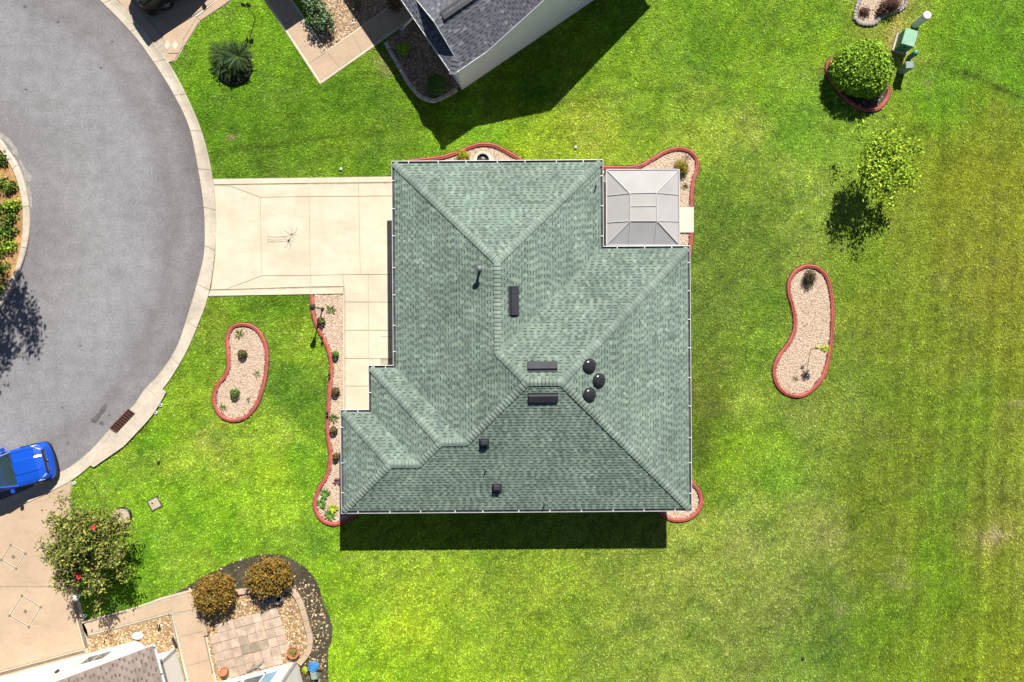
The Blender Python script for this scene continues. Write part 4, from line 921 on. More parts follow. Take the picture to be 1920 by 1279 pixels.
for y in (-.1,-1.4,-2.7): MB().box((.055,y,zs+.002),(.12,.04,.015)).build('hanger', M['lampblack'], sg)
def wallpoly(pts, z1, name='wall', mat='stucco', th=.14):
    for a, b in zip(pts, pts[1:]):
        d = (Vector(b)-Vector(a)).normalized(); n_ = Vector((d.y, -d.x))*th   # thickness to the right of the run
        q = [Vector(a), Vector(b), Vector(b)+n_, Vector(a)+n_]; za, zb = (z1(*a), z1(*b)) if callable(z1) else (z1, z1)
        mk(name, [(q[0].x,q[0].y,0),(q[1].x,q[1].y,0),(q[2].x,q[2].y,0),(q[3].x,q[3].y,0),(q[0].x,q[0].y,za),(q[1].x,q[1].y,zb),(q[2].x,q[2].y,zb),(q[3].x,q[3].y,za)],
           [(3,2,1,0),(4,5,6,7),(0,1,5,4),(1,2,6,5),(2,3,7,6),(3,0,4,7)], M[mat], sh)
hz = lambda x, y: zs+ps_*min(-x, 2*RX+x)-.04
wallpoly([(-.57,-12),(-.57,-1.27),(-1.80,-1.27),(-1.80,-.975),(-2.415,-.313),(-RX,-.313),(-10.6,-.313)][::-1], hz)
c = (-.62,-1.22); MB().box((-.60,-1.20,1.30),(.09,.09,2.5)).build('downspout', M['white'], sh)
MB().box((-.52,-.92,.06),(.10,.55,.10),.12).build('splash_block', M['darkmetal'], sh)
# window in the garage gable
wn = MB().box((-3.75,-.30,1.25),(1.25,.05,1.0)).build('window', M['white'], sh)
MB().box((-3.45,-.27,1.25),(.52,.02,.86)).build('pane', M['winglass'], wn); MB().box((-4.06,-.27,1.25),(.52,.02,.86)).build('pane', M['winglass'], wn)
MB().box((-3.75,-.25,.72),(1.35,.12,.06)).build('sill', M['white'], wn)
MB().tube((-5.35,-.25,1.75),(-5.35,-.25,1.95),.06,n=10).build('wall_lamp', M['lampblack'], sh)
# second wing of the same house
c2 = G(557,1239); Rm = Matrix.Rotation(-ANG, 3, 'Z'); q = Rm @ (c2-Vector((-17.04,-14.44,0))); qx, qy = q.x, q.y
wallpoly([(qx,qy-6),(qx,qy),(qx-4.6,qy),(qx-4.6,qy-3)][::-1], 2.5)
mk('roof', [(qx+.05,qy+.05,2.5),(qx-4.65,qy+.05,2.5),(qx-4.65,qy-6,4.6),(qx+.05,qy-6,4.6)], [(0,1,2,3)], M['terra'], sh)
for x0, w, gm in ((-1.05,.62,'blueglass'),(-1.95,.95,'winglass'),(-3.1,.9,'winglass')):
    wn = MB().box((qx+x0,qy+.012,1.35),(w+.12,.04,1.32)).build('window', M['white'], sh)
    MB().box((qx+x0,qy+.035,1.35),(w,.02,1.2)).build('pane', M[gm], wn)
    MB().box((qx+x0,qy+.05,.66),(w+.2,.10,.05)).build('sill', M['white'], wn)
for pl in ([(-.57,-1.27),(-.57,-9),(-11,-9),(-11,-.3),(-2.4,-.31)], [(qx,qy),(qx,qy-6),(qx-4.6,qy-6),(qx-4.6,qy)]):
    EXCL.append([tuple((Matrix.Rotation(ANG,2)@Vector(p))+Vector((-17.04,-14.44))) for p in pl])
EXCL.append([tuple(Matrix.Rotation(.0072,2)@Vector(p)) for p in wi])

# ------------------------------------------------------------------ vegetation
def leaves(name, blobs, n, size, pal, parent, flat=.35, shell=.55, aspect=.55, zmin=.02, clumps=0, up=.45, spread=1.5):
    """many small folded leaves spread through ellipsoid volumes; blobs = (x, y, z, rx, ry, rz)"""
    vol = np.array([b[3]*b[4]*b[5] for b in blobs]); pick = nr.choice(len(blobs), n, p=vol/vol.sum()); Bb = np.array(blobs)[pick]
    d = nr.normal(size=(n, 3)); d /= np.linalg.norm(d, axis=1)[:, None]
    r = (shell+(1-shell)*nr.random(n)**.6)*nr.uniform(.86, 1.06, n)
    C = Bb[:, :3]+d*r[:, None]*Bb[:, 3:]
    if clumps:      # gather the leaves on twigs
        cc = C[nr.integers(0, n, clumps)]; w = nr.integers(0, clumps, n); C = cc[w]+nr.normal(size=(n,3))*size*spread
    k = C[:, 2] > zmin; C, d = C[k], d[k]; n = len(C)
    nm = d*(1-up)+np.array([0,0,up])+nr.normal(size=(n,3))*flat; nm /= np.linalg.norm(nm, axis=1)[:, None]
    a = nr.normal(size=(n,3)); t = np.cross(nm, a); t /= np.linalg.norm(t, axis=1)[:, None]; b = np.cross(nm, t)
    s = size*nr.uniform(.6, 1.35, n)[:, None]
    P = np.stack([C-t*s, C+b*s*aspect-nm*s*.12, C+t*s, C-b*s*aspect-nm*s*.12], 1)
    F = np.arange(n*4).reshape(n, 4)
    F = np.concatenate([F[:, [0,1,2]], F[:, [0,2,3]]])
    c = np.array(pal)[nr.integers(0, len(pal), n)]*nr.uniform(.75, 1.25, (n,1))
    return mk_np(name, P.reshape(-1,3), F, M['leaf'], parent, np.repeat(c, 4, 0))
def limb(mb, p, q, r0, r1, segs=4, wob=.06):
    p = Vector(p); q = Vector(q); prev = p
    for k in range(1, segs+1):
        t = k/segs; c = p.lerp(q, t)+(Vector((rng.uniform(-1,1), rng.uniform(-1,1), rng.uniform(-.5,.5)))*wob if k < segs else Vector())
        mb.tube(prev, c, r0+(r1-r0)*(k-1)/segs, r0+(r1-r0)*t, n=7, caps=False); prev = c
def tree(name, label, base, crown, blobs, n, size, pal, rt=.08, cat='tree', nl=9, clumps=0, **kw):
    base = Vector(base); root = thing(name, label, cat, base); cr = Vector(crown)-base
    mb = MB(); fork = cr*.45; limb(mb, (0,0,0), fork, rt, rt*.7)
    bl = [(b[0]-base.x, b[1]-base.y, b[2], *b[3:]) for b in blobs]
    for k in range(nl):
        b = bl[k % len(bl)]; e = Vector(b[:3])+Vector((rng.uniform(-.7,.7)*b[3], rng.uniform(-.7,.7)*b[4], rng.uniform(-.2,.7)*b[5])); limb(mb, fork.lerp(cr, rng.uniform(0,.5)), e, rt*.5, rt*.12)
    mb.build('trunk', M['bark'], root)
    leaves('crown', bl, n, size, pal, root, clumps=clumps, **kw)
    return root
def bush(name, label, c, blobs, n, size, pal, cat='shrub', group=None, stem=True, **kw):
    root = thing(name, label, cat, c, group=group); mb = MB(); top = max(b[2] for b in blobs)
    for k in range(7):
        a = k*.9; limb(mb, (.03*math.cos(a),.03*math.sin(a),0), (blobs[0][3]*.5*math.cos(a), blobs[0][4]*.5*math.sin(a), top*.9), .016, .006, 3, .03)
    mb.build('stem', M['bark'], root); leaves('foliage', blobs, n, size, pal, root, **kw); return root
YEL = [(.30,.36,.025),(.36,.40,.03),(.24,.33,.02),(.44,.42,.03),(.20,.29,.02),(.14,.21,.015)]
LIM = [(.27,.40,.03),(.33,.46,.035),(.22,.36,.025),(.38,.46,.04),(.18,.30,.02),(.12,.20,.015)]
DKG = [(.03,.065,.012),(.05,.10,.015),(.07,.13,.02),(.10,.16,.025),(.13,.19,.03)]
OLV = [(.15,.185,.035),(.21,.24,.045),(.10,.135,.026),(.28,.30,.065),(.18,.18,.04),(.055,.075,.016),(.17,.13,.045)]
HED = [(.10,.20,.014),(.17,.31,.022),(.24,.39,.03),(.13,.25,.016),(.28,.42,.04)]
CPR = [(.25,.14,.025),(.18,.11,.02),(.32,.18,.03),(.11,.08,.015),(.22,.16,.045),(.17,.14,.03),(.22,.12,.03)]
GRN = [(.05,.12,.02),(.08,.17,.03),(.12,.22,.04),(.06,.10,.02)]
BRZ = [(.07,.05,.02),(.11,.08,.03),(.15,.12,.05),(.05,.035,.015)]
# open yellow-green tree on the back lawn
b = G(1621, 322)
bl_ = [(0,0,2.3,.55)]
for k in range(15):
    a_ = k*2.399; rr = (.55, 1.15, 1.65)[k % 3]*rng.uniform(.9, 1.12); bl_.append((rr*math.cos(a_)*.95, rr*math.sin(a_)*1.12, 2.25-.28*rr+rng.uniform(-.15,.25), (.70,.60,.46)[k % 3]))
tree('young_tree', 'open yellow-green tree casting a leafy shadow on the back lawn', b, b+Vector((0,.05,2.2)),
  [(b.x+dx, b.y+dy, z, r, r, r*.75) for dx, dy, z, r in bl_], 3300, .078, LIM, rt=.05, clumps=300, shell=.1, up=.6, nl=20, spread=1.9)
# clipped dome hedge
c = G(1601, 143)
bush('clipped_hedge', 'large dome-clipped bright green hedge beside the utility boxes', (c.x, c.y, 0),
  [(.0,.05,.75,1.55,1.30,.95),(-.45,.20,.7,1.05,1.0,.9),(.30,.55,.7,1.1,1.0,.85),(.45,-.40,.65,1.05,.95,.85)], 13000, .066, HED, cat='hedge', shell=.86, flat=.55)
# flowering tree over the south driveway
b = G(222, 982)
bl_ = [(-.35,-.3,2.5,1.15),(-.1,.2,3.1,.8),(-.6,-.7,3.0,.8)]
for k in range(17):
    a_ = k*2.399; rr = (.95, 1.65, 2.4)[k % 3]*rng.uniform(.82, 1.12); bl_.append((-.40+rr*math.cos(a_)*1.0, -.50+rr*math.sin(a_)*1.22, 2.55-.30*rr+rng.uniform(-.15,.25), (.85,.66,.42)[k % 3]))
st_ = tree('flowering_tree', 'bushy olive-green tree with red flowers overhanging the tan driveway', b, b+Vector((-.15,-.05,2.6)),
  [(b.x+dx, b.y+dy, z, r, r, r*.8) for dx, dy, z, r in bl_], 12000, .075, OLV, rt=.07, clumps=800, shell=.25, nl=24, spread=1.8)
for (x, y, z) in ((176,989,3.2),(142,1077,2.6),(148,1082,2.6)):
    p = G(x, y, z)-b; mb = MB()
    for k in range(7):
        a = k*.9+rng.uniform(-.2,.2); r = Vector((math.cos(a), math.sin(a), .3))*.075; s_ = Vector((-math.sin(a), math.cos(a), 0))*.05
        mb.add([p, p+r+s_, p+r*1.7, p+r-s_], [(0,1,2,3)])
    mb.lathe(p, [(.03,-.01),(.02,.05)], 6); mb.build('flower', M['petal'], st_)
# planting collar at its foot
rb = thing('tree_ring', 'round black plastic ring of mulch at the foot of the flowering tree', 'tree ring', (*G2(230,969), 0))
MB().lathe((0,0,0), [(.5,0),(.5,.13),(.47,.15),(.45,.15),(.45,.0)][::1], 26).build('ring', M['black'], rb); MB().lathe((0,0,0), [(.44,0),(.44,.155)], 24).build('mulch', M['bedbase'], rb)
EXCL.append([(G2(230,969)[0]+.5*math.cos(t/3), G2(230,969)[1]+.5*math.sin(t/3)) for t in range(19)])
# street tree on the island: stands outside the picture, its shadow falls on the road
b = G(-38, 415)
tree('street_tree', 'tall tree on the island whose shadow falls across the road', b, G(20,392)+Vector((0,0,6.3)),
  [(*(G(x, y).xy), z, r, r, r*.7) for x, y, z, r in ((45,365,6.6,1.3),(105,335,6.5,1.0),(118,375,6.5,.85),(70,420,6.3,.9),(10,350,6.6,1.2),(0,430,6.4,1.2),(85,300,6.4,.7),(38,462,6.3,.8),(-30,380,6.4,1.3),(50,490,6.2,.6),(120,410,6.4,.5),(10,500,6.2,.7))],
  8000, .095, DKG, rt=.14, clumps=800, shell=.25)
# island shrubs
for k, (x, y, r) in enumerate(((4,300,13),(-4,345,16),(20,352,12),(8,392,20),(28,385,12),(2,432,16),(22,436,9),(18,462,13),(-6,470,15),(4,505,18),(-4,545,16),(24,412,8))):
    w = ('top end', 'upper left', 'upper right, small', 'middle, largest', 'middle right', 'centre left', 'centre right, small', 'lower centre, yellowest', 'lower left', 'shaded lower part', 'shaded bottom end', 'beside the kerb, smallest')[k]
    bush('island_shrub', 'low leafy shrub on the mulched island, ' + w, (*G2(x, y), 0), [(0,0,.18,r/S,r/S*.9,.24),(r/S*.7,.12,.15,r/S*.7,r/S*.5,.2),(-r/S*.4,-.2,.15,r/S*.6,r/S*.7,.2)], 260, .07, DKG[1:]+HED[:1] if k not in (4,7) else LIM+HED[:2], group='island shrubs', shell=.15, up=.5, clumps=60, spread=1.3)
# copper shrubs of the patio
for x, y, rx, ry, lb in ((402,1113,1.02,.98,'round copper-brown shrub beside the tan walk'),(505,1083,1.17,.92,'wider copper-brown shrub at the head of the patio')):
    z = .75; p = G(x, y, z)
    bush('copper_shrub', lb, (p.x, p.y, 0), [(0,0,z,rx,ry,.72),(.25,.2,z,rx*.7,ry*.7,.75),(-.3,-.15,z-.1,rx*.75,ry*.75,.7)], 5200, .085, CPR, group='copper shrubs', shell=.72, aspect=.32, flat=.7, up=.3, clumps=520, spread=1.15)
# north neighbour's shrubs
p = G(596,26,.7)
bush('tall_shrub', 'loose blue-green shrub in the golden gravel inside the L-shaped walk', (p.x,p.y,0), [(-.1,.35,.7,.55,.6,.6),(.25,-.25,.6,.6,.5,.5),(-.45,.5,.6,.4,.4,.4),(.55,-.35,.4,.35,.3,.3)], 1500, .065, [(.07,.13,.055),(.12,.2,.09),(.05,.1,.035),(.17,.25,.12)], clumps=190, shell=.2)
p = G(668,12,.2); bush('sparse_shrub', 'sparse twiggy plant in the golden gravel near the grey roof', (p.x,p.y,0), [(0,0,.25,.4,.45,.22)], 130, .05, [(.12,.13,.05),(.09,.08,.05)], clumps=40, shell=.2)
p = G(738,8,.5); bush('sparse_shrub', 'brown-leaved plant against the grey-roofed house', (p.x,p.y,0), [(0,0,.5,.45,.4,.4)], 420, .055, BRZ, clumps=90, shell=.2)
p = G(756,93,.2); bush('round_shrub', 'small bright green ball shrub half in shade by the stone edging', (p.x,p.y,0), [(0,0,.24,.34,.34,.26)], 800, .05, HED, shell=.75)
p = G(818,159,.3); bush('round_shrub', 'dark green ball shrub in the house shadow by the stone edging', (p.x,p.y,0), [(0,0,.3,.54,.54,.38)], 1500, .055, GRN, shell=.75)
# golden plants of the main house beds
p = G(866,291,.3); bush('golden_shrub', 'golden-green feathery shrub in the bed above the garage roof', (p.x,p.y,0), [(0,0,.28,.36,.32,.28),(.15,-.1,.2,.3,.3,.25)], 800, .06, [(.32,.26,.02),(.20,.25,.02),(.36,.2,.02),(.14,.2,.02)], shell=.3, aspect=.3)
p = G(1277,312,.3); bush('golden_shrub', 'golden spiky shrub in the curved bed beside the screen room', (p.x,p.y,0), [(0,0,.28,.42,.42,.3),(.2,-.15,.2,.25,.3,.25)], 800, .075, [(.26,.22,.02),(.16,.2,.02),(.30,.15,.02),(.10,.14,.02)], shell=.2, aspect=.22)
# brown grassy plant at the top edge bed and the bed itself
mbp = [(1601,30),(1606,14),(1612,0),(1620,-18),(1650,-26),(1690,-20),(1699,0),(1692,16),(1672,24),(1652,33),(1640,44),(1624,47),(1608,42)]
bd = catmull(PX(mbp), 5, True); rt_ = thing('stone_ringed_bed', 'bark-mulched bed ringed with pale stones at the top edge', 'planting bed')
mk('bed_soil', [(x,y,.012) for x,y in bd], [tuple(range(len(bd)))], M['bedbase'], rt_); EXCL.append(bd); pebbles(bd, 120, .05, BROWN+PINK, rt_)
bdr = resample(bd+[bd[0]], 45)[0]
for k in range(44):
    x, y = bdr[k]; r = rng.uniform(.10,.15); MB().lathe((x,y,0), [(r*.9,0),(r,.05),(r*.85,.10),(r*.4,.125)], 7, sx=rng.uniform(.8,1.1)).build('edging_stone', M['spill'], rt_)
p = G(1672,8,.35); bush('bronze_grass', 'reddish brown arching shrub in the stone-ringed bed', (p.x,p.y,0), [(0,0,.35,.62,.45,.35),(-.35,-.2,.25,.35,.35,.25)], 1100, .075, [(.09,.035,.03),(.13,.06,.045),(.17,.10,.07),(.06,.025,.02)], shell=.2, aspect=.25)
p = G(1622,22,.15); bush('bronze_grass', 'low wilted brown tuft at the tip of the stone-ringed bed', (p.x,p.y,0), [(0,0,.12,.32,.3,.14)], 320, .07, [(.08,.04,.03),(.14,.08,.055)], shell=.2, aspect=.22)

def leaf_blade(L_, w, droop, rise, mat, parent, az, tilt, name='leaf', col=None, me=None):
    n = 5; vs = []; fs = []
    for k in range(n+1):
        t = k/n; x = L_*t; z = rise*math.sin(min(t*1.6,1.57))-droop*t*t; ww = w*(math.sin(math.pi*(.12+.88*t))**.7 if k < n else .02)
        vs += [(x,-ww,z+.25*ww),(x,0,z),(x,ww,z+.25*ww)]
    for k in range(n):
        for j in (0,1): fs.append((k*3+j, k*3+j+1, k*3+j+4, k*3+j+3))
    return vs, fs
def rosette(name, label, px, py, n, L_, w, pal, cat='plant', group=None, rise=.12, droop=.12):
    root = thing(name, label, cat, (*G2(px,py), 0), group=group)
    for k in range(n):
        vs, fs = leaf_blade(L_*rng.uniform(.7,1.1), w, droop*rng.uniform(.4,1.4), rise*rng.uniform(.7,1.8), None, root, 0, 0)
        a = k*2.399+rng.uniform(-.2,.2); R = Matrix.Rotation(a, 3, 'Z'); c = rng.choice(pal)
        mk('leaf', [R @ Vector(v)+Vector((0,0,.02)) for v in vs], fs, M['leaf'], root, [c]*len(vs))
    return root
# sago palm in its black ring
sp_ = thing('sago_palm', 'dark green sago palm clump in a black ring on the upper lawn', 'palm', (*G2(438,118), 0))
me_cache = None
def frond_mesh(L_):
    vs = []; fs = []; cs = []
    for k in range(17):
        t = (k+1)/17; x = L_*t; z = .20*math.sin(t*1.9)-.12*t*t; ll = .17*math.sin(math.pi*(.15+.8*t))
        for s_ in (-1, 1):
            o = len(vs); vs += [(x-.018, 0, z), (x+.018, 0, z), (x+ll*.55, s_*ll, z+ll*.35)]; fs.append((o,o+1,o+2) if s_ > 0 else (o+1,o,o+2)); g = rng.uniform(.7,1.2); cs += [(.014*g,.036*g,.010*g)]*2+[(.034*g,.07*g,.018*g)]
    o = len(vs)
    for k in range(9):
        t = k/8; vs += [(L_*t, -.012, .20*math.sin(t*1.9)-.12*t*t+.004), (L_*t, .012, .20*math.sin(t*1.9)-.12*t*t+.004)]; cs += [(.12,.17,.05)]*2
    fs += [(o+2*k, o+2*k+1, o+2*k+3, o+2*k+2) for k in range(8)]
    o_ = mk('frond', vs, fs, M['leaf'], sp_, cs); return o_
f0 = frond_mesh(.78)
first = True
for cx, cy, n, s_, zc in ((453,114,34,1.12,.42),(423,109,26,1.0,.28),(436,131,22,.85,.17),(418,127,18,.8,.16),(452,132,14,.8,.15)):
    for k in range(n):
        if first: f = f0; first = False
        else: f = f0.copy(); COL.objects.link(f)
        a = k*2.399+rng.uniform(-.15,.15); lift = rng.uniform(-.15,.12) if k < n*.75 else rng.uniform(.1,.4)
        v = Vector((*G2(cx,cy), 0))-Vector((*G2(438,118), 0)); f.location = (v.x, v.y, zc); f.rotation_euler = (rng.uniform(-.2,.2), -lift, a); q = s_*rng.uniform(.85,1.1); f.scale = (q,q,q)
MB().lathe((.43,.16,0), [(.13,0),(.15,.2),(.08,.4)], 10).build('trunk', M['bark'], sp_)
pr = thing('tree_ring', 'black plastic edging ring round the sago palm', 'tree ring', (*G2(440,127), 0))
MB().lathe((0,0,0), [(.92,0),(.92,.15),(.88,.17),(.86,.15),(.86,.02)], 30).build('ring', M['black'], pr); MB().lathe((0,0,0), [(.85,0),(.85,.03)], 30).build('mulch', M['dirt'], pr)
EXCL.append([(G2(440,127)[0]+.92*math.cos(t/3), G2(440,127)[1]+.92*math.sin(t/3)) for t in range(19)])

# small plants of the pink gravel beds
AG = [(.09,.14,.03),(.13,.17,.045),(.06,.10,.025),(.17,.18,.06)]
rosette('strap_plant', 'thin spiky plant at the top of the front kidney bed', 450, 626, 16, .34, .02, AG, group='bed plants')
rosette('strap_plant', 'small grassy tuft at the side of the front kidney bed', 483, 700, 10, .26, .016, AG, group='bed plants')
rosette('strap_plant', 'small spiky plant at the foot of the front kidney bed', 419, 764, 10, .25, .02, AG, group='bed plants')
rosette('strap_plant', 'tiny dry sprig near the foot of the front kidney bed', 466, 748, 6, .18, .012, BRZ, group='bed plants')
rosette('strap_plant', 'grassy plant beside the lamp post in the front border', 622, 581, 16, .36, .02, AG, group='bed plants')
rosette('strap_plant', 'leafy plant above the third dark shrub in the front border', 626, 784, 12, .34, .035, AG, group='bed plants')
rosette('strap_plant', 'upper broad-leaved plant at the rounded end of the front border', 610, 925, 11, .36, .045, GRN, group='bed plants')
rosette('strap_plant', 'left broad-leaved plant at the rounded end of the front border', 603, 944, 12, .34, .05, GRN, group='bed plants')
rosette('strap_plant', 'lowest broad-leaved plant at the rounded end of the front border', 619, 966, 13, .40, .04, GRN, group='bed plants')
rosette('strap_plant', 'yellowish broad-leaved plant close to the corner of the green roof', 625, 953, 10, .34, .045, YEL[:3], group='bed plants')
rosette('strap_plant', 'purple-leaved plant under the left eave of the green roof', 633, 903, 12, .30, .03, [(.12,.05,.08),(.17,.08,.11)], group='bed plants')
rosette('strap_plant', 'spiky dark plant below the golden shrub by the screen room', 1284, 350, 12, .22, .015, BRZ, group='bed plants')
rosette('strap_plant', 'thin dark spikes above the golden shrub by the screen room', 1287, 296, 8, .3, .012, BRZ, group='bed plants')
for x, y, r, lb, pal in ((457,664,9,'upper ball shrub in the front kidney bed',BRZ+GRN[:1]),(443,737,9.5,'greener lower ball shrub in the front kidney bed',GRN),
    (604,603,8,'ball shrub at the foot of the black lamp post',BRZ+GRN[2:3]),(631,665,6.5,'small green ball shrub in the front border',GRN),(631,734,8,'bronze ball shrub beside the bare walk slab',BRZ),
    (627,806,7.5,'bronze ball shrub close to the left gutter',BRZ),(632,855,6.5,'small bronze ball shrub half under the left gutter',BRZ)):
    bush('ball_shrub', lb, (*G2(x,y),0), [(0,0,.2,r/S,r/S,.22)], 420, .04, pal, group='ball shrubs', shell=.7)
p = G(1515,522); bush('fountain_grass', 'dark wispy grass at the top of the long back bed', (p.x,p.y,0), [(0,0,.25,.36,.46,.28)], 520, .1, [(.05,.055,.02),(.08,.07,.03),(.11,.09,.05)], shell=.1, aspect=.12, flat=.9)
sp = thing('sapling', 'thin staked sapling with a yellow-green tuft in the long back bed', 'sapling', (*G2(1519,655),0))
mb = MB(); limb(mb, (0,0,0), (.12,.03,1.3), .018, .01, 5, .02); limb(mb, (.07,.02,.7), (-.12,.1,1.0), .01, .005, 3, .02); mb.build('trunk', M['bark'], sp); leaves('crown', [(.14,.03,1.38,.26,.24,.2),(-.12,.1,1.05,.12,.12,.1)], 150, .075, YEL[:4], sp, shell=.2, aspect=.3)
rosette('strap_plant', 'dry dark sprig near the foot of the long back bed', 1490, 711, 7, .26, .014, BRZ, group='bed plants')
for k, (x, y) in enumerate(((502,1100),(484,1096),(606,638),(618,698),(616,774))): pass
for x, y, lb in ((606,636,'small dark spotlight on the red edging below the lamp post'),(620,704,'small dark spotlight on the red edging at the middle of the front border'),(616,776,'small dark spotlight on the red edging by the lower walk')):
    o = thing('spotlight', lb, 'spotlight', (*G2(x,y),0), group='path lights'); MB().tube((0,0,.08),(0,0,.30),.015,n=6).build('stake', M['lampblack'], o); MB().tube((0,-.02,.30),(.03,.10,.36),.05,.065,n=10).build('head', M['lampblack'], o)

# ------------------------------------------------------------------ lamps and posts
def lantern(px, py, h, label, post='lampblack', rp_=.035, arm=False):
    o = thing('lamp_post', label, 'lamp post', (*G2(px,py),0)); MB().lathe((0,0,0), [(.09,0),(.09,.05),(.05,.12),(rp_,.18)], 12).build('base', M[post], o)
    MB().tube((0,0,.1),(0,0,h-.42),rp_,rp_*.85,n=10).build('post', M[post], o)
    MB().lathe((0,0,h-.42), [(.05,0),(.10,.03),(.13,.27),(.135,.28)], 6).build('lamp_glass', M['lampglass'], o)
    MB().lathe((0,0,h-.14), [(.17,0),(.15,.04),(.05,.12),(.015,.18)], 6).build('lamp_cap', M[post], o)
    if arm: MB().tube((-.22,0,h-.5),(.22,0,h-.5),.015,n=6).build('ladder_bar', M[post], o)
    return o
lantern(605, 580, 1.95, 'black lamp post standing in the front border of pink gravel', arm=True)
o = lantern(178.5, 1099.5, 1.75, 'white lamp post beside the flowering tree', post='white', rp_=.045)
o = thing('garden_light', 'thin black double-headed garden light on the upper lawn', 'garden light', (*G2(479,33),0))
MB().tube((0,0,0),(0,0,1.25),.02,n=8).build('post', M['lampblack'], o)
for s_ in (-1, 1):
    MB().lathe((s_*.13,0,1.25), [(.02,-.22),(.09,-.10),(.11,.04),(.06,.20),(.01,.27)], 10, sy=.5).build('lamp_head', M['lampblack'], o)
MB().tube((-.14,0,1.22),(.14,0,1.22),.012,n=6).build('arm', M['lampblack'], o)

# ------------------------------------------------------------------ utility boxes
cx, cy = G2(1716, 47); o = thing('marker_post', 'thick white utility marker post on the back lawn', 'marker post', (cx,cy,0))
MB().lathe((0,0,0), [(.20,0),(.20,1.0)], 20).build('tube', M['pvc'], o); MB().lathe((0,0,1.0), [(.215,-.08),(.215,.02),(.19,.05),(.05,.07)], 20).build('cap', M['white'], o)
cx, cy = G2(1689, 84); o = thing('transformer_box', 'green electrical transformer box beside the white post', 'transformer', (cx,cy,0), -.28)
MB().chbox((0,0,.06),(.80,.95,.12),.02).build('pad', M['kerb'], o); MB().chbox((0,0,.44),(.62,.80,.64),.03).build('cabinet', M['utilgreen'], o)
MB().chbox((0,.0,.79),(.66,.84,.06),.02).build('lid', M['palegreen'], o); MB().box((0,-.41,.55),(.12,.03,.06)).build('hasp', M['darkmetal'], o)
cx, cy = G2(1704, 109); o = thing('cable_pedestal', 'small dark green rounded cable pedestal', 'pedestal', (cx,cy,0))
MB().lathe((0,0,0), [(.13,0),(.13,.5),(.15,.52),(.15,.62),(.09,.69),(.02,.71)], 12).build('body', M['utilgreen'], o)
cx, cy = G2(1689, 134); o = thing('cable_pedestal', 'grey-green square cable pedestal beside the clipped hedge', 'pedestal', (cx,cy,0), .05)
MB().chbox((0,0,.36),(.34,.32,.72),.02).build('body', M['greybox'], o); MB().chbox((0,0,.76),(.40,.36,.09),.02).build('lid', M['greybox'], o)
# meter lid, cleanouts, sprinkler heads
cx, cy = G2(290.5, 945); o = thing('meter_box', 'square cream meter box lid set in the front lawn', 'meter box', (cx,cy,0), .5)
MB().chbox((0,0,.02),(.62,.62,.05),.01).build('frame', M['dirt'], o); MB().chbox((0,0,.045),(.50,.50,.03),.01).build('lid', M['ivory'], o); MB().lathe((-.08,.08,.062),[(.045,0),(.045,.004)],10).build('finger_hole', M['pit'], o)
EXCL.append([(cx+.44*math.cos(t*1.57+.78+.5), cy+.44*math.sin(t*1.57+.78+.5)) for t in range(4)])
for x, y, lb in ((302,760,'upper white pipe ring behind the storm drain slab'),(293,774,'lower white pipe ring behind the storm drain slab'),(140,906,'white pipe ring at the corner of the tan driveway'),(161,1154,'white pipe ring at the start of the tan walk')):
    o = thing('pipe_end', lb, 'pipe', (*G2(x,y),0)); MB().lathe((0,0,0), [(.085,0),(.085,.07),(.05,.075),(.05,.03)], 14).build('ring', M['pvc'], o); MB().lathe((0,0,.02), [(.048,0),(.048,.02)], 12).build('hole', M['pit'], o)
    EXCL.append([(G2(x,y)[0]+.2*math.cos(t), G2(x,y)[1]+.2*math.sin(t)) for t in range(6)])
for x, y, lb in ((640,318,'white sprinkler head in the grass above the driveway'),(1079,277,'pale sprinkler head in the grass above the green roof'),(1505,1235,'dark sprinkler head at the lower edge of the back lawn'),(298,867,'dark sprinkler head in the front lawn near the drain')):
    o = MB().lathe((*G2(x,y),0), [(.07,0),(.07,.09),(.05,.11)], 10).build('sprinkler_head', M['pvc'] if y < 320 else M['darkmetal']); tag(o, lb, 'sprinkler', 'sprinkler heads')
# black ball ornament in the top bed
cx, cy = G2(906, 303); o = thing('black_planter', 'round black planter with a pale finial in the bed above the garage roof', 'planter', (cx,cy,0))
MB().lathe((0,0,0), [(.20,0),(.30,.22),(.31,.36),(.27,.38),(.25,.30),(.05,.28)], 20).build('bowl', M['black'], o); MB().lathe((0,.02,.28), [(.04,0),(.12,.06),(.09,.16),(.03,.22)], 10).build('finial', M['spill'], o)
mb = MB().lathe((cx,cy,0), [(.52,0),(.52,.03)], 20).build('round_pad', M['slabwhite']); tag(mb, 'round white pad under the black planter', 'pad')

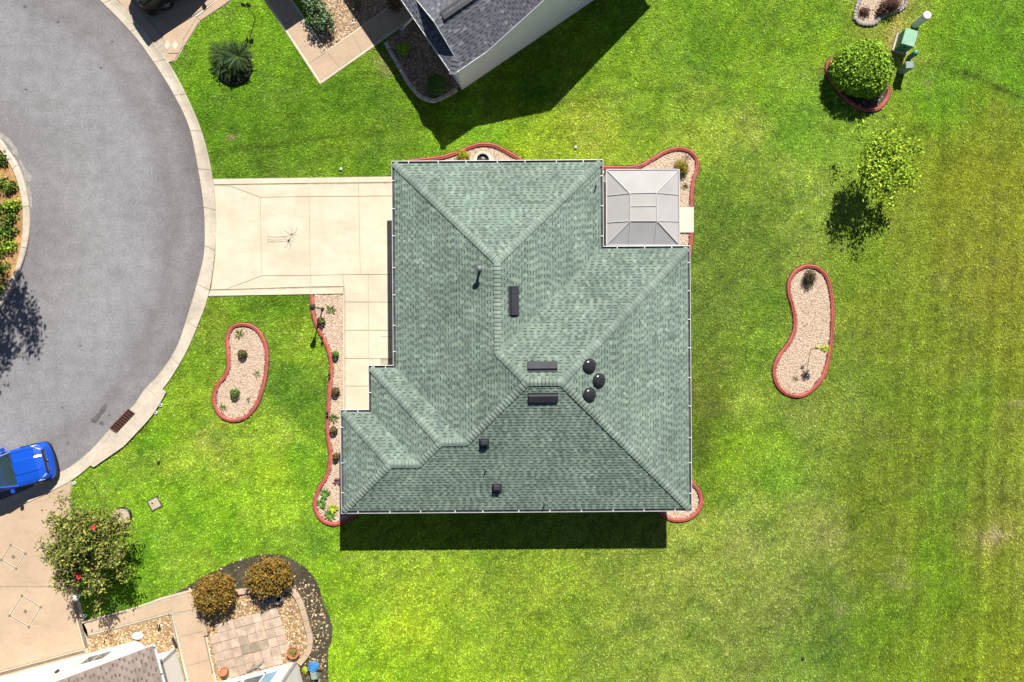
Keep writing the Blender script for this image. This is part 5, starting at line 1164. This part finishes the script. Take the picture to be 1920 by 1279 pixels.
# ------------------------------------------------------------------ patio things
def pot(px, py, r, h, label, tilt=0, plant=None, mat='terra'):
    o = thing('plant_pot', label, 'plant pot', (*G2(px,py), .03)); o.rotation_euler = (tilt, 0, .4)
    MB().lathe((0,0,0), [(r*.7,0),(r,h*.85),(r*1.1,h*.86),(r*1.1,h),(r*.92,h),(r*.9,h*.8)], 20).build('pot', M[mat], o); MB().lathe((0,0,h*.74), [(r*.9,0),(r*.9,.01)], 16).build('soil', M['soil'], o)
    if plant: leaves('foliage', [(0,0,h*.9,r*.75,r*.75,.06)], 160, .045, plant, o, shell=.1)
pot(553,1219,.29,.32,'terracotta pot with a low green plant on the golden gravel', plant=OLV)
pot(426,1259,.20,.34,'tilted empty terracotta pot at the foot of the walk', tilt=-.45)
o = thing('ring_planter', 'pale grey ring-shaped planter beside the copper shrub', 'planter', (*G2(524,1122),.02)); MB().lathe((0,0,0), [(.26,0),(.29,.10),(.27,.20),(.19,.23),(.13,.19),(.12,.04)], 24).build('bowl', M['spill'], o); MB().lathe((0,0,.03), [(.125,0),(.125,.02)], 14).build('soil', M['pit'], o)
for x, y, r, lb in ((494,1133,.20,'flat round stepping stone next to the ring planter'),(509,1128,.18,'smaller flat round stepping stone next to the ring planter')):
    o = MB().lathe((*G2(x,y),.02), [(r,0),(r,.05),(r*.9,.065)], 14, sx=1.05).build('stepping_stone', M['stone']); tag(o, lb, 'stepping stone')
o = thing('driftwood', 'grey weathered driftwood lying on gravel by the white wall', 'driftwood', (*G2(482,1249),.05))
mb = MB(); limb(mb, (-.5,-.25,.03), (.0,0,.10), .05, .07, 3, .03); limb(mb, (0,0,.10), (.36,.28,.06), .07, .03, 3, .03); mb.build('log', M['stone'], o); mb = MB(); limb(mb, (.05,0,.1), (.3,-.05,.18), .035, .012, 3, .02); limb(mb, (-.2,-.1,.08), (-.1,.2,.1), .03, .01, 3, .02); mb.build('branch', M['stone'], o)
o = MB(); vs_ = []
o.lathe((*G2(259.5,1192),.02), [(.26,0),(.27,.06),(.20,.15),(.08,.19)], 10, sx=1.15, sy=.75); o = o.build('white_rock', M['white'], smooth=False); tag(o, 'white fan-shaped rock at the white garage corner', 'rock')
o = thing('spotlight', 'black spotlight in the golden gravel by the walk corner', 'spotlight', (*G2(300,1171),0)); MB().tube((0,0,0),(0,0,.14),.02,n=6).build('stake', M['lampblack'], o); MB().tube((0,.04,.14),(.02,-.12,.22),.06,.08,n=10).build('head', M['black'], o)
o = thing('hose_reel', 'blue hose reel with a grey box beside the white wall', 'hose reel', (*G2(592,1250),0), .1)
n_ = 22; mb = MB()
for k in range(4):
    rr = .26-.015*k
    for i in range(n_):
        a, b_ = 2*math.pi*i/n_, 2*math.pi*(i+1)/n_; mb.tube((rr*math.cos(a), .14+rr*.8*math.sin(a), .28+.06*k), (rr*math.cos(b_), .14+rr*.8*math.sin(b_), .28+.06*k), .034, n=6, caps=False)
mb.lathe((0,.14,.25), [(.22,0),(.24,.12),(.14,.22)], 16, sy=.8); mb.build('hose_coil', M['bluehose'], o)
MB().chbox((-.02,-.26,.22),(.30,.46,.44),.03,.1).build('housing', M['greybox'], o); MB().tube((.1,-.05,.30),(.42,.06,.34),.03,n=8).build('handle', M['terra'], o)
for s_ in (-1, 1): MB().box((s_*.15,.1,.14),(.04,.4,.28)).build('leg', M['greybox'], o)
mb = MB(); o = thing('green_sprig', 'small yellow-green plant beside the hose reel', 'plant', (*G2(573,1256),0)); leaves('leaf', [(0,0,.1,.16,.2,.1)], 90, .07, YEL[:4], o, shell=.1, aspect=.35)

# ------------------------------------------------------------------ vehicles (x forward, nose at +x)
def suv(name, label, loc, rz, paint, L_=4.6, W_=1.9, Ht=1.68, hood=1.30):
    root = thing(name, label, 'suv', loc, rz); w = W_/2; xf = L_/2; xc = xf-hood    # cowl
    belt = Ht*.62; hz0 = belt-.04
    # body shell: stations along the length, 9 points across
    stn = [(xf, .60, .60, .30), (xf-.05, .78, .72, .24), (xf-.16, .90, .80, .22), (xf-.40, .975, hz0-.07, .22), (xf-.8, 1, hz0-.03, .24), (xc+.15, 1, hz0+.0, .24), (xc-.1, 1, belt, .24), (xc-1.0, 1, belt+.01, .24), (-xf+1.2, 1, belt+.03, .24), (-xf+.45, .985, belt+.04, .24), (-xf+.12, .93, belt+.02, .26), (-xf, .82, belt-.12, .34)]
    vs = []; fs = []; K = 15
    for x, ws, zt, zb in stn:
        h = w*ws; crown = .035 if x > xc else .01; bulge = .042 if xc+.05 < x < xf-.2 else 0
        row = [(-h*.92, zb), (-h, zb+.12), (-h, zb+(zt-zb)*.62), (-h*.975, zt-.09), (-h*.88, zt-.02), (-h*.62, zt+crown*.5), (-h*.40, zt+crown*.7), (-h*.34, zt+crown*.75+bulge)]
        row = row + [(-a, b_) for a, b_ in row[::-1]][1 if False else 0:]
        vs += [(x, a, b_) for a, b_ in row]; K = len(row)
    n = len(stn)
    for i in range(n-1):
        for k in range(K-1): fs.append((i*K+k, i*K+k+1, (i+1)*K+k+1, (i+1)*K+k))
    fs += [tuple(range(K)), tuple(range(n*K-1, (n-1)*K-1, -1))]
    body = mk('body', vs, fs, M[paint], root); body.data.polygons.foreach_set('use_smooth', [True]*len(body.data.polygons))
    md = body.modifiers.new('bevel', 'EDGE_SPLIT'); md.split_angle = math.radians(17)
    # shut lines round the bonnet
    def ztop(x, f):
        for (x0, w0_, z0_, _), (x1, w1_, z1_, _) in zip(stn, stn[1:]):
            if x1 <= x <= x0:
                t = (x0-x)/(x0-x1); h = w*(w0_+(w1_-w0_)*t); zt = z0_+(z1_-z0_)*t; return f*h, zt+.0175*(1-(abs(f)-.62)/.26)-.02*((abs(f)-.62)/.26 if abs(f) > .62 else 0)
        return f*w, belt
    for s_ in (-1, 1):
        mb = MB(); xs_ = [xc+.06+(xf-.34-xc-.06)*k/8 for k in range(9)]; pts = []
        for x in xs_: y, z = ztop(x, s_*.80); pts.append(Vector((x, y, z+.003)))
        for a, b_ in zip(pts, pts[1:]): mb.tube(a, b_, .008, n=4)
        mb.build('bonnet_seam', M['black'], root)
        mb = MB(); pts = []
        for x in xs_[:7]: y, z = ztop(x, s_*.64); pts.append(Vector((x, y*(.62+.02*(x-xc))/.64*.58, z+.020)))
        for a, b_ in zip(pts, pts[1:]): mb.tube(a, b_, .016, n=5)
        mb.build('bonnet_crease', M[paint], root)
    # greenhouse
    rf, rb = xc-.72, -xf+.50; rw = w*.70; bz = belt-.01
    B0 = [(xc-.02, w*.86, bz), (xc-.02, -w*.86, bz)]; 
    base_f, base_b = xc+.02, -xf+.16; bw = w*.90
    q = lambda x, y, z: Vector((x, y, z))
    fl_, fr_, bl_, br_ = q(base_f, bw, bz), q(base_f, -bw, bz), q(base_b, bw*.96, bz), q(base_b, -bw*.96, bz)
    tfl, tfr, tbl, tbr = q(rf, rw, Ht-.05), q(rf, -rw, Ht-.05), q(rb, rw*.98, Ht-.06), q(rb, -rw*.98, Ht-.06)
    def panel(nm, pts, mat, out, par=root):
        n_ = (pts[1]-pts[0]).cross(pts[2]-pts[0]).normalized(); cc = sum(pts, Vector())/len(pts); n_ = n_ if n_.dot(out) > 0 else -n_
        k = len(pts); return mk(nm, [p+n_*.008 for p in pts]+[p-n_*.02 for p in pts], [tuple(range(k)), tuple(range(2*k-1,k-1,-1))]+[(i,(i+1)%k,k+(i+1)%k,k+i) for i in range(k)], M[mat], par)
    shr = lambda pts, t: [p.lerp(sum(pts, Vector())/len(pts), t) for p in pts]
    cab = mk('cabin', [fl_,fr_,bl_,br_,tfl,tfr,tbl,tbr], [(0,2,6,4),(1,5,7,3),(2,3,7,6)], M[paint], root)
    panel('windscreen', shr([fl_,fr_,tfr,tfl], .05), 'frontglass', Vector((1,0,1)))
    panel('rear_window', shr([bl_,br_,tbr,tbl], .12), 'glass', Vector((-1,0,1)))
    for s_, (a, b_, c_, d_) in ((1,(fl_,bl_,tbl,tfl)),(-1,(fr_,br_,tbr,tfr))):
        for t0, t1 in ((.22,.46),(.49,.72),(.75,.93)):
            panel('side_window', shr([a.lerp(b_,t0), a.lerp(b_,t1), d_.lerp(c_,t1), d_.lerp(c_,t0)], .10), 'glass', Vector((0,s_,.3)))
    MB().chbox((xc-.30,0,bz-.04),(.50,bw*1.75,.14),.05).build('dashboard', M['darkmetal'], root)
    sw_ = MB()
    for k in range(14):
        a0, a1 = k*math.pi/7, (k+1)*math.pi/7; f_ = lambda a: (xc-.66+.10*math.sin(a), .36+.18*math.cos(a), bz+.06+.15*math.sin(a)); sw_.tube(f_(a0), f_(a1), .016, n=5, caps=False)
    sw_.tube((xc-.66,.36,bz+.06),(xc-.5,.36,bz),.03,n=6); sw_.build('steering_wheel', M['black'], root)
    for s_ in (-1, 1):
        MB().chbox((xc-1.05,s_*.36,bz-.25),(.52,.50,.20),.05).build('seat', M['seat'], root); MB().chbox((xc-1.36,s_*.36,bz+.10),(.16,.48,.66),.06).build('seat_back', M['seat'], root); MB().chbox((xc-1.38,s_*.36,bz+.50),(.10,.26,.18),.04).build('headrest', M['seat'], root)
        MB().tube(Vector((base_f,s_*bw,bz)), Vector((rf,s_*rw,Ht-.05)), .045, .04, n=6).build('windscreen_pillar', M[paint], root)
    MB().box((xc-.35,0,bz-.35),(1.9,bw*1.8,.02)).build('cabin_floor', M['black'], root)
    # roof panel with rails
    vs = []; fs = []; m_ = 7
    for i in range(6):
        t = i/5; x = rf+.05+(rb-.05-rf-.05)*t
        for k in range(m_): y = (-1+2*k/(m_-1))*rw*1.02; vs.append((x, y, Ht-.05+.05*(1-abs(y/rw)**3)*(1-.5*abs(2*t-1)**3)))
    for i in range(5):
        for k in range(m_-1): fs.append((i*m_+k, i*m_+k+1, (i+1)*m_+k+1, (i+1)*m_+k))
    mk('roof', vs, fs, M[paint], root, smooth=True)
    for s_ in (-1,1):
        MB().tube((rf-.2,s_*rw*.92,Ht+.03),(rb+.2,s_*rw*.92,Ht+.03),.022,n=6).build('roof_rail', M['darkmetal'], root)
        mi = MB().chbox((xc-.28,s_*(w+.10),belt+.06),(.13,.20,.15),.03).build('mirror', M[paint], root); MB().box((xc-.35,s_*(w+.10),belt+.06),(.012,.16,.11)).build('mirror_glass', M['glass'], mi)
        for x in (xf-.92, -xf+1.0):
            wh = MB().tube((x,s_*(w-.20),.36),(x,s_*(w+.03),.36),.36,n=24).build('wheel', M['tyre'], root)
            MB().tube((x,s_*(w+.0),.36),(x,s_*(w+.038),.36),.235,n=20).build('rim', M['darkmetal'], wh)
            sp2 = MB()
            for k in range(5):
                a = k*1.2566+.3; sp2.tube((x,s_*(w+.045),.36),(x+.21*math.cos(a),s_*(w+.045),.36+.21*math.sin(a)),.032,.024,n=6)
            sp2.tube((x,s_*(w+.03),.36),(x,s_*(w+.055),.36),.06,n=10); sp2.build('spoke', M['rim'], wh)
            ar = MB()
            for k in range(9):
                a0, a1 = math.pi*k/9, math.pi*(k+1)/9; ar.tube((x+.41*math.cos(a0),s_*(w+.005),.36+.41*math.sin(a0)),(x+.41*math.cos(a1),s_*(w+.005),.36+.41*math.sin(a1)),.03,n=6)
            ar.build('wheel_arch', M['black'], root)
        panel('headlight', [q(xf-.15,s_*w*.64,.815),q(xf-.10,s_*w*.62,.72),q(xf-.30,s_*w*.935,.76),q(xf-.50,s_*w*.935,hz0-.07)], 'lens', Vector((.6,s_*.3,1)))
        panel('tail_light', [q(-xf+.02,s_*w*.60,belt-.03),q(-xf+.0,s_*w*.60,belt-.22),q(-xf+.10,s_*w*.95,belt-.26),q(-xf+.14,s_*w*.95,belt-.04)], 'redlens', Vector((-1,s_*.3,.2)))
    g = MB()
    g.box((xf-.115,0,.70),(.17,W_*.62,.19)); g.build('grille', M['black'], root); MB().box((xf-.03,0,.76),(.02,W_*.56,.03)).build('grille_bar', M['chrome'], root); MB().lathe((xf-.02,0,.70),[(.06,-.02),(.06,.02)],12).build('badge', M['chrome'], root)
    # bumpers follow the nose
    for sgn, nm, mt in ((1,'front_bumper',paint),(-1,'rear_bumper','black')):
        pth = [(sgn*(xf-.42),-w*.98),(sgn*(xf-.16),-w*.93),(sgn*(xf-.0),-w*.66),(sgn*(xf+.05),0),(sgn*(xf-.0),w*.66),(sgn*(xf-.16),w*.93),(sgn*(xf-.42),w*.98)]
        c = catmull(pth,4); mb = MB(); sweep(mb, c, [(-.05,.30),(-.05,.50),(.05,.52),(.05,.30)]); bp = mb.build(nm, M[mt], root)
        mb = MB(); sweep(mb, [(x*1.012, y) for x, y in c], [(-.05,.20),(-.05,.31),(.05,.31),(.05,.20)]); mb.build('lower_valance', M['black'], root)
    c = catmull([(xf+.03,-w*.62),(xf+.075,0),(xf+.03,w*.62)],6); mb = MB(); sweep(mb, c, [(-.02,.47),(-.02,.51),(.02,.51),(.02,.47)]); mb.build('bumper_trim', M['chrome'], root)
    MB().box((-xf-.03,0,.74),(.02,.52,.13)).build('number_plate', M['white'], root)
    for y in (-.35, .3): MB().tube((xc+.05,y,belt+.035),(xc-.14,y+.5,belt+.12),.012,n=5).build('wiper', M['black'], root)
    return root
p = G(88, 864, .75); d = Vector((.968, .25, 0)); cc = p-d*2.3
suv('parked_suv', 'bright blue suv parked at the kerb on the left edge', (cc.x, cc.y, .012), math.atan2(d.y, d.x), 'blue', L_=4.6, W_=1.92, Ht=1.66, hood=1.5)
tv = Vector((.826,.563,0)); nv = Vector((-.563,.826,0)); rear = Vector((-18.38,16.50,0)); cc = rear+tv*2.5+nv*1.0
suv('parked_suv', 'dark bronze suv parked on the tan driveway at the top left', (cc.x, cc.y, .05), math.atan2(tv.y, tv.x), 'darkpaint', L_=5.0, W_=2.0, Ht=1.85, hood=1.25)

# ------------------------------------------------------------------ grass blades over the lawn
NB = 430000
gx = nr.uniform(-27.2, 27.2, NB); gy = nr.uniform(-18.4, 18.4, NB)
ok = np.ones(NB, bool)
for pl in EXCL: ok &= ~inside(pl, gx, gy)
for e in EDGES:
    ea = np.array(e); xmin, ymin = ea.min(0)-.3; xmax, ymax = ea.max(0)+.3
    k = np.where((gx > xmin) & (gx < xmax) & (gy > ymin) & (gy < ymax) & ok)[0]
    if len(k):
        dmin = np.full(len(k), 9.)
        for a in ea[::2]: dmin = np.minimum(dmin, np.hypot(gx[k]-a[0], gy[k]-a[1]))
        ok[k[dmin < .105]] = False
gx, gy = gx[ok], gy[ok]; n = len(gx)
az = nr.uniform(0, 2*math.pi, n); ln = nr.uniform(.06, .125, n); wd_ = nr.uniform(.018, .033, n); el = nr.uniform(.15, .75, n)
dx, dy = np.cos(az), np.sin(az); zt = ln*np.sin(el); rt2 = ln*np.cos(el)
V = np.stack([np.stack([gx-dy*wd_, gy+dx*wd_, np.full(n,.004)],1), np.stack([gx+dy*wd_, gy-dx*wd_, np.full(n,.004)],1), np.stack([gx+dx*rt2, gy+dy*rt2, zt],1)], 1).reshape(-1,3)
gc = lawn_col(gx, gy)*LAWN_GAIN*nr.uniform(.56, 1.42, (n,1))*np.where(nr.random((n,1)) < .20, np.array([1.24,1.10,2.6]), 1.0)
g = mk_np('grass', V, np.arange(n*3).reshape(n,3), M['grass'], None, np.repeat(gc, 3, 0)); stuff(g, 'short mown grass of the lawns', 'grass')
print('blades', n)
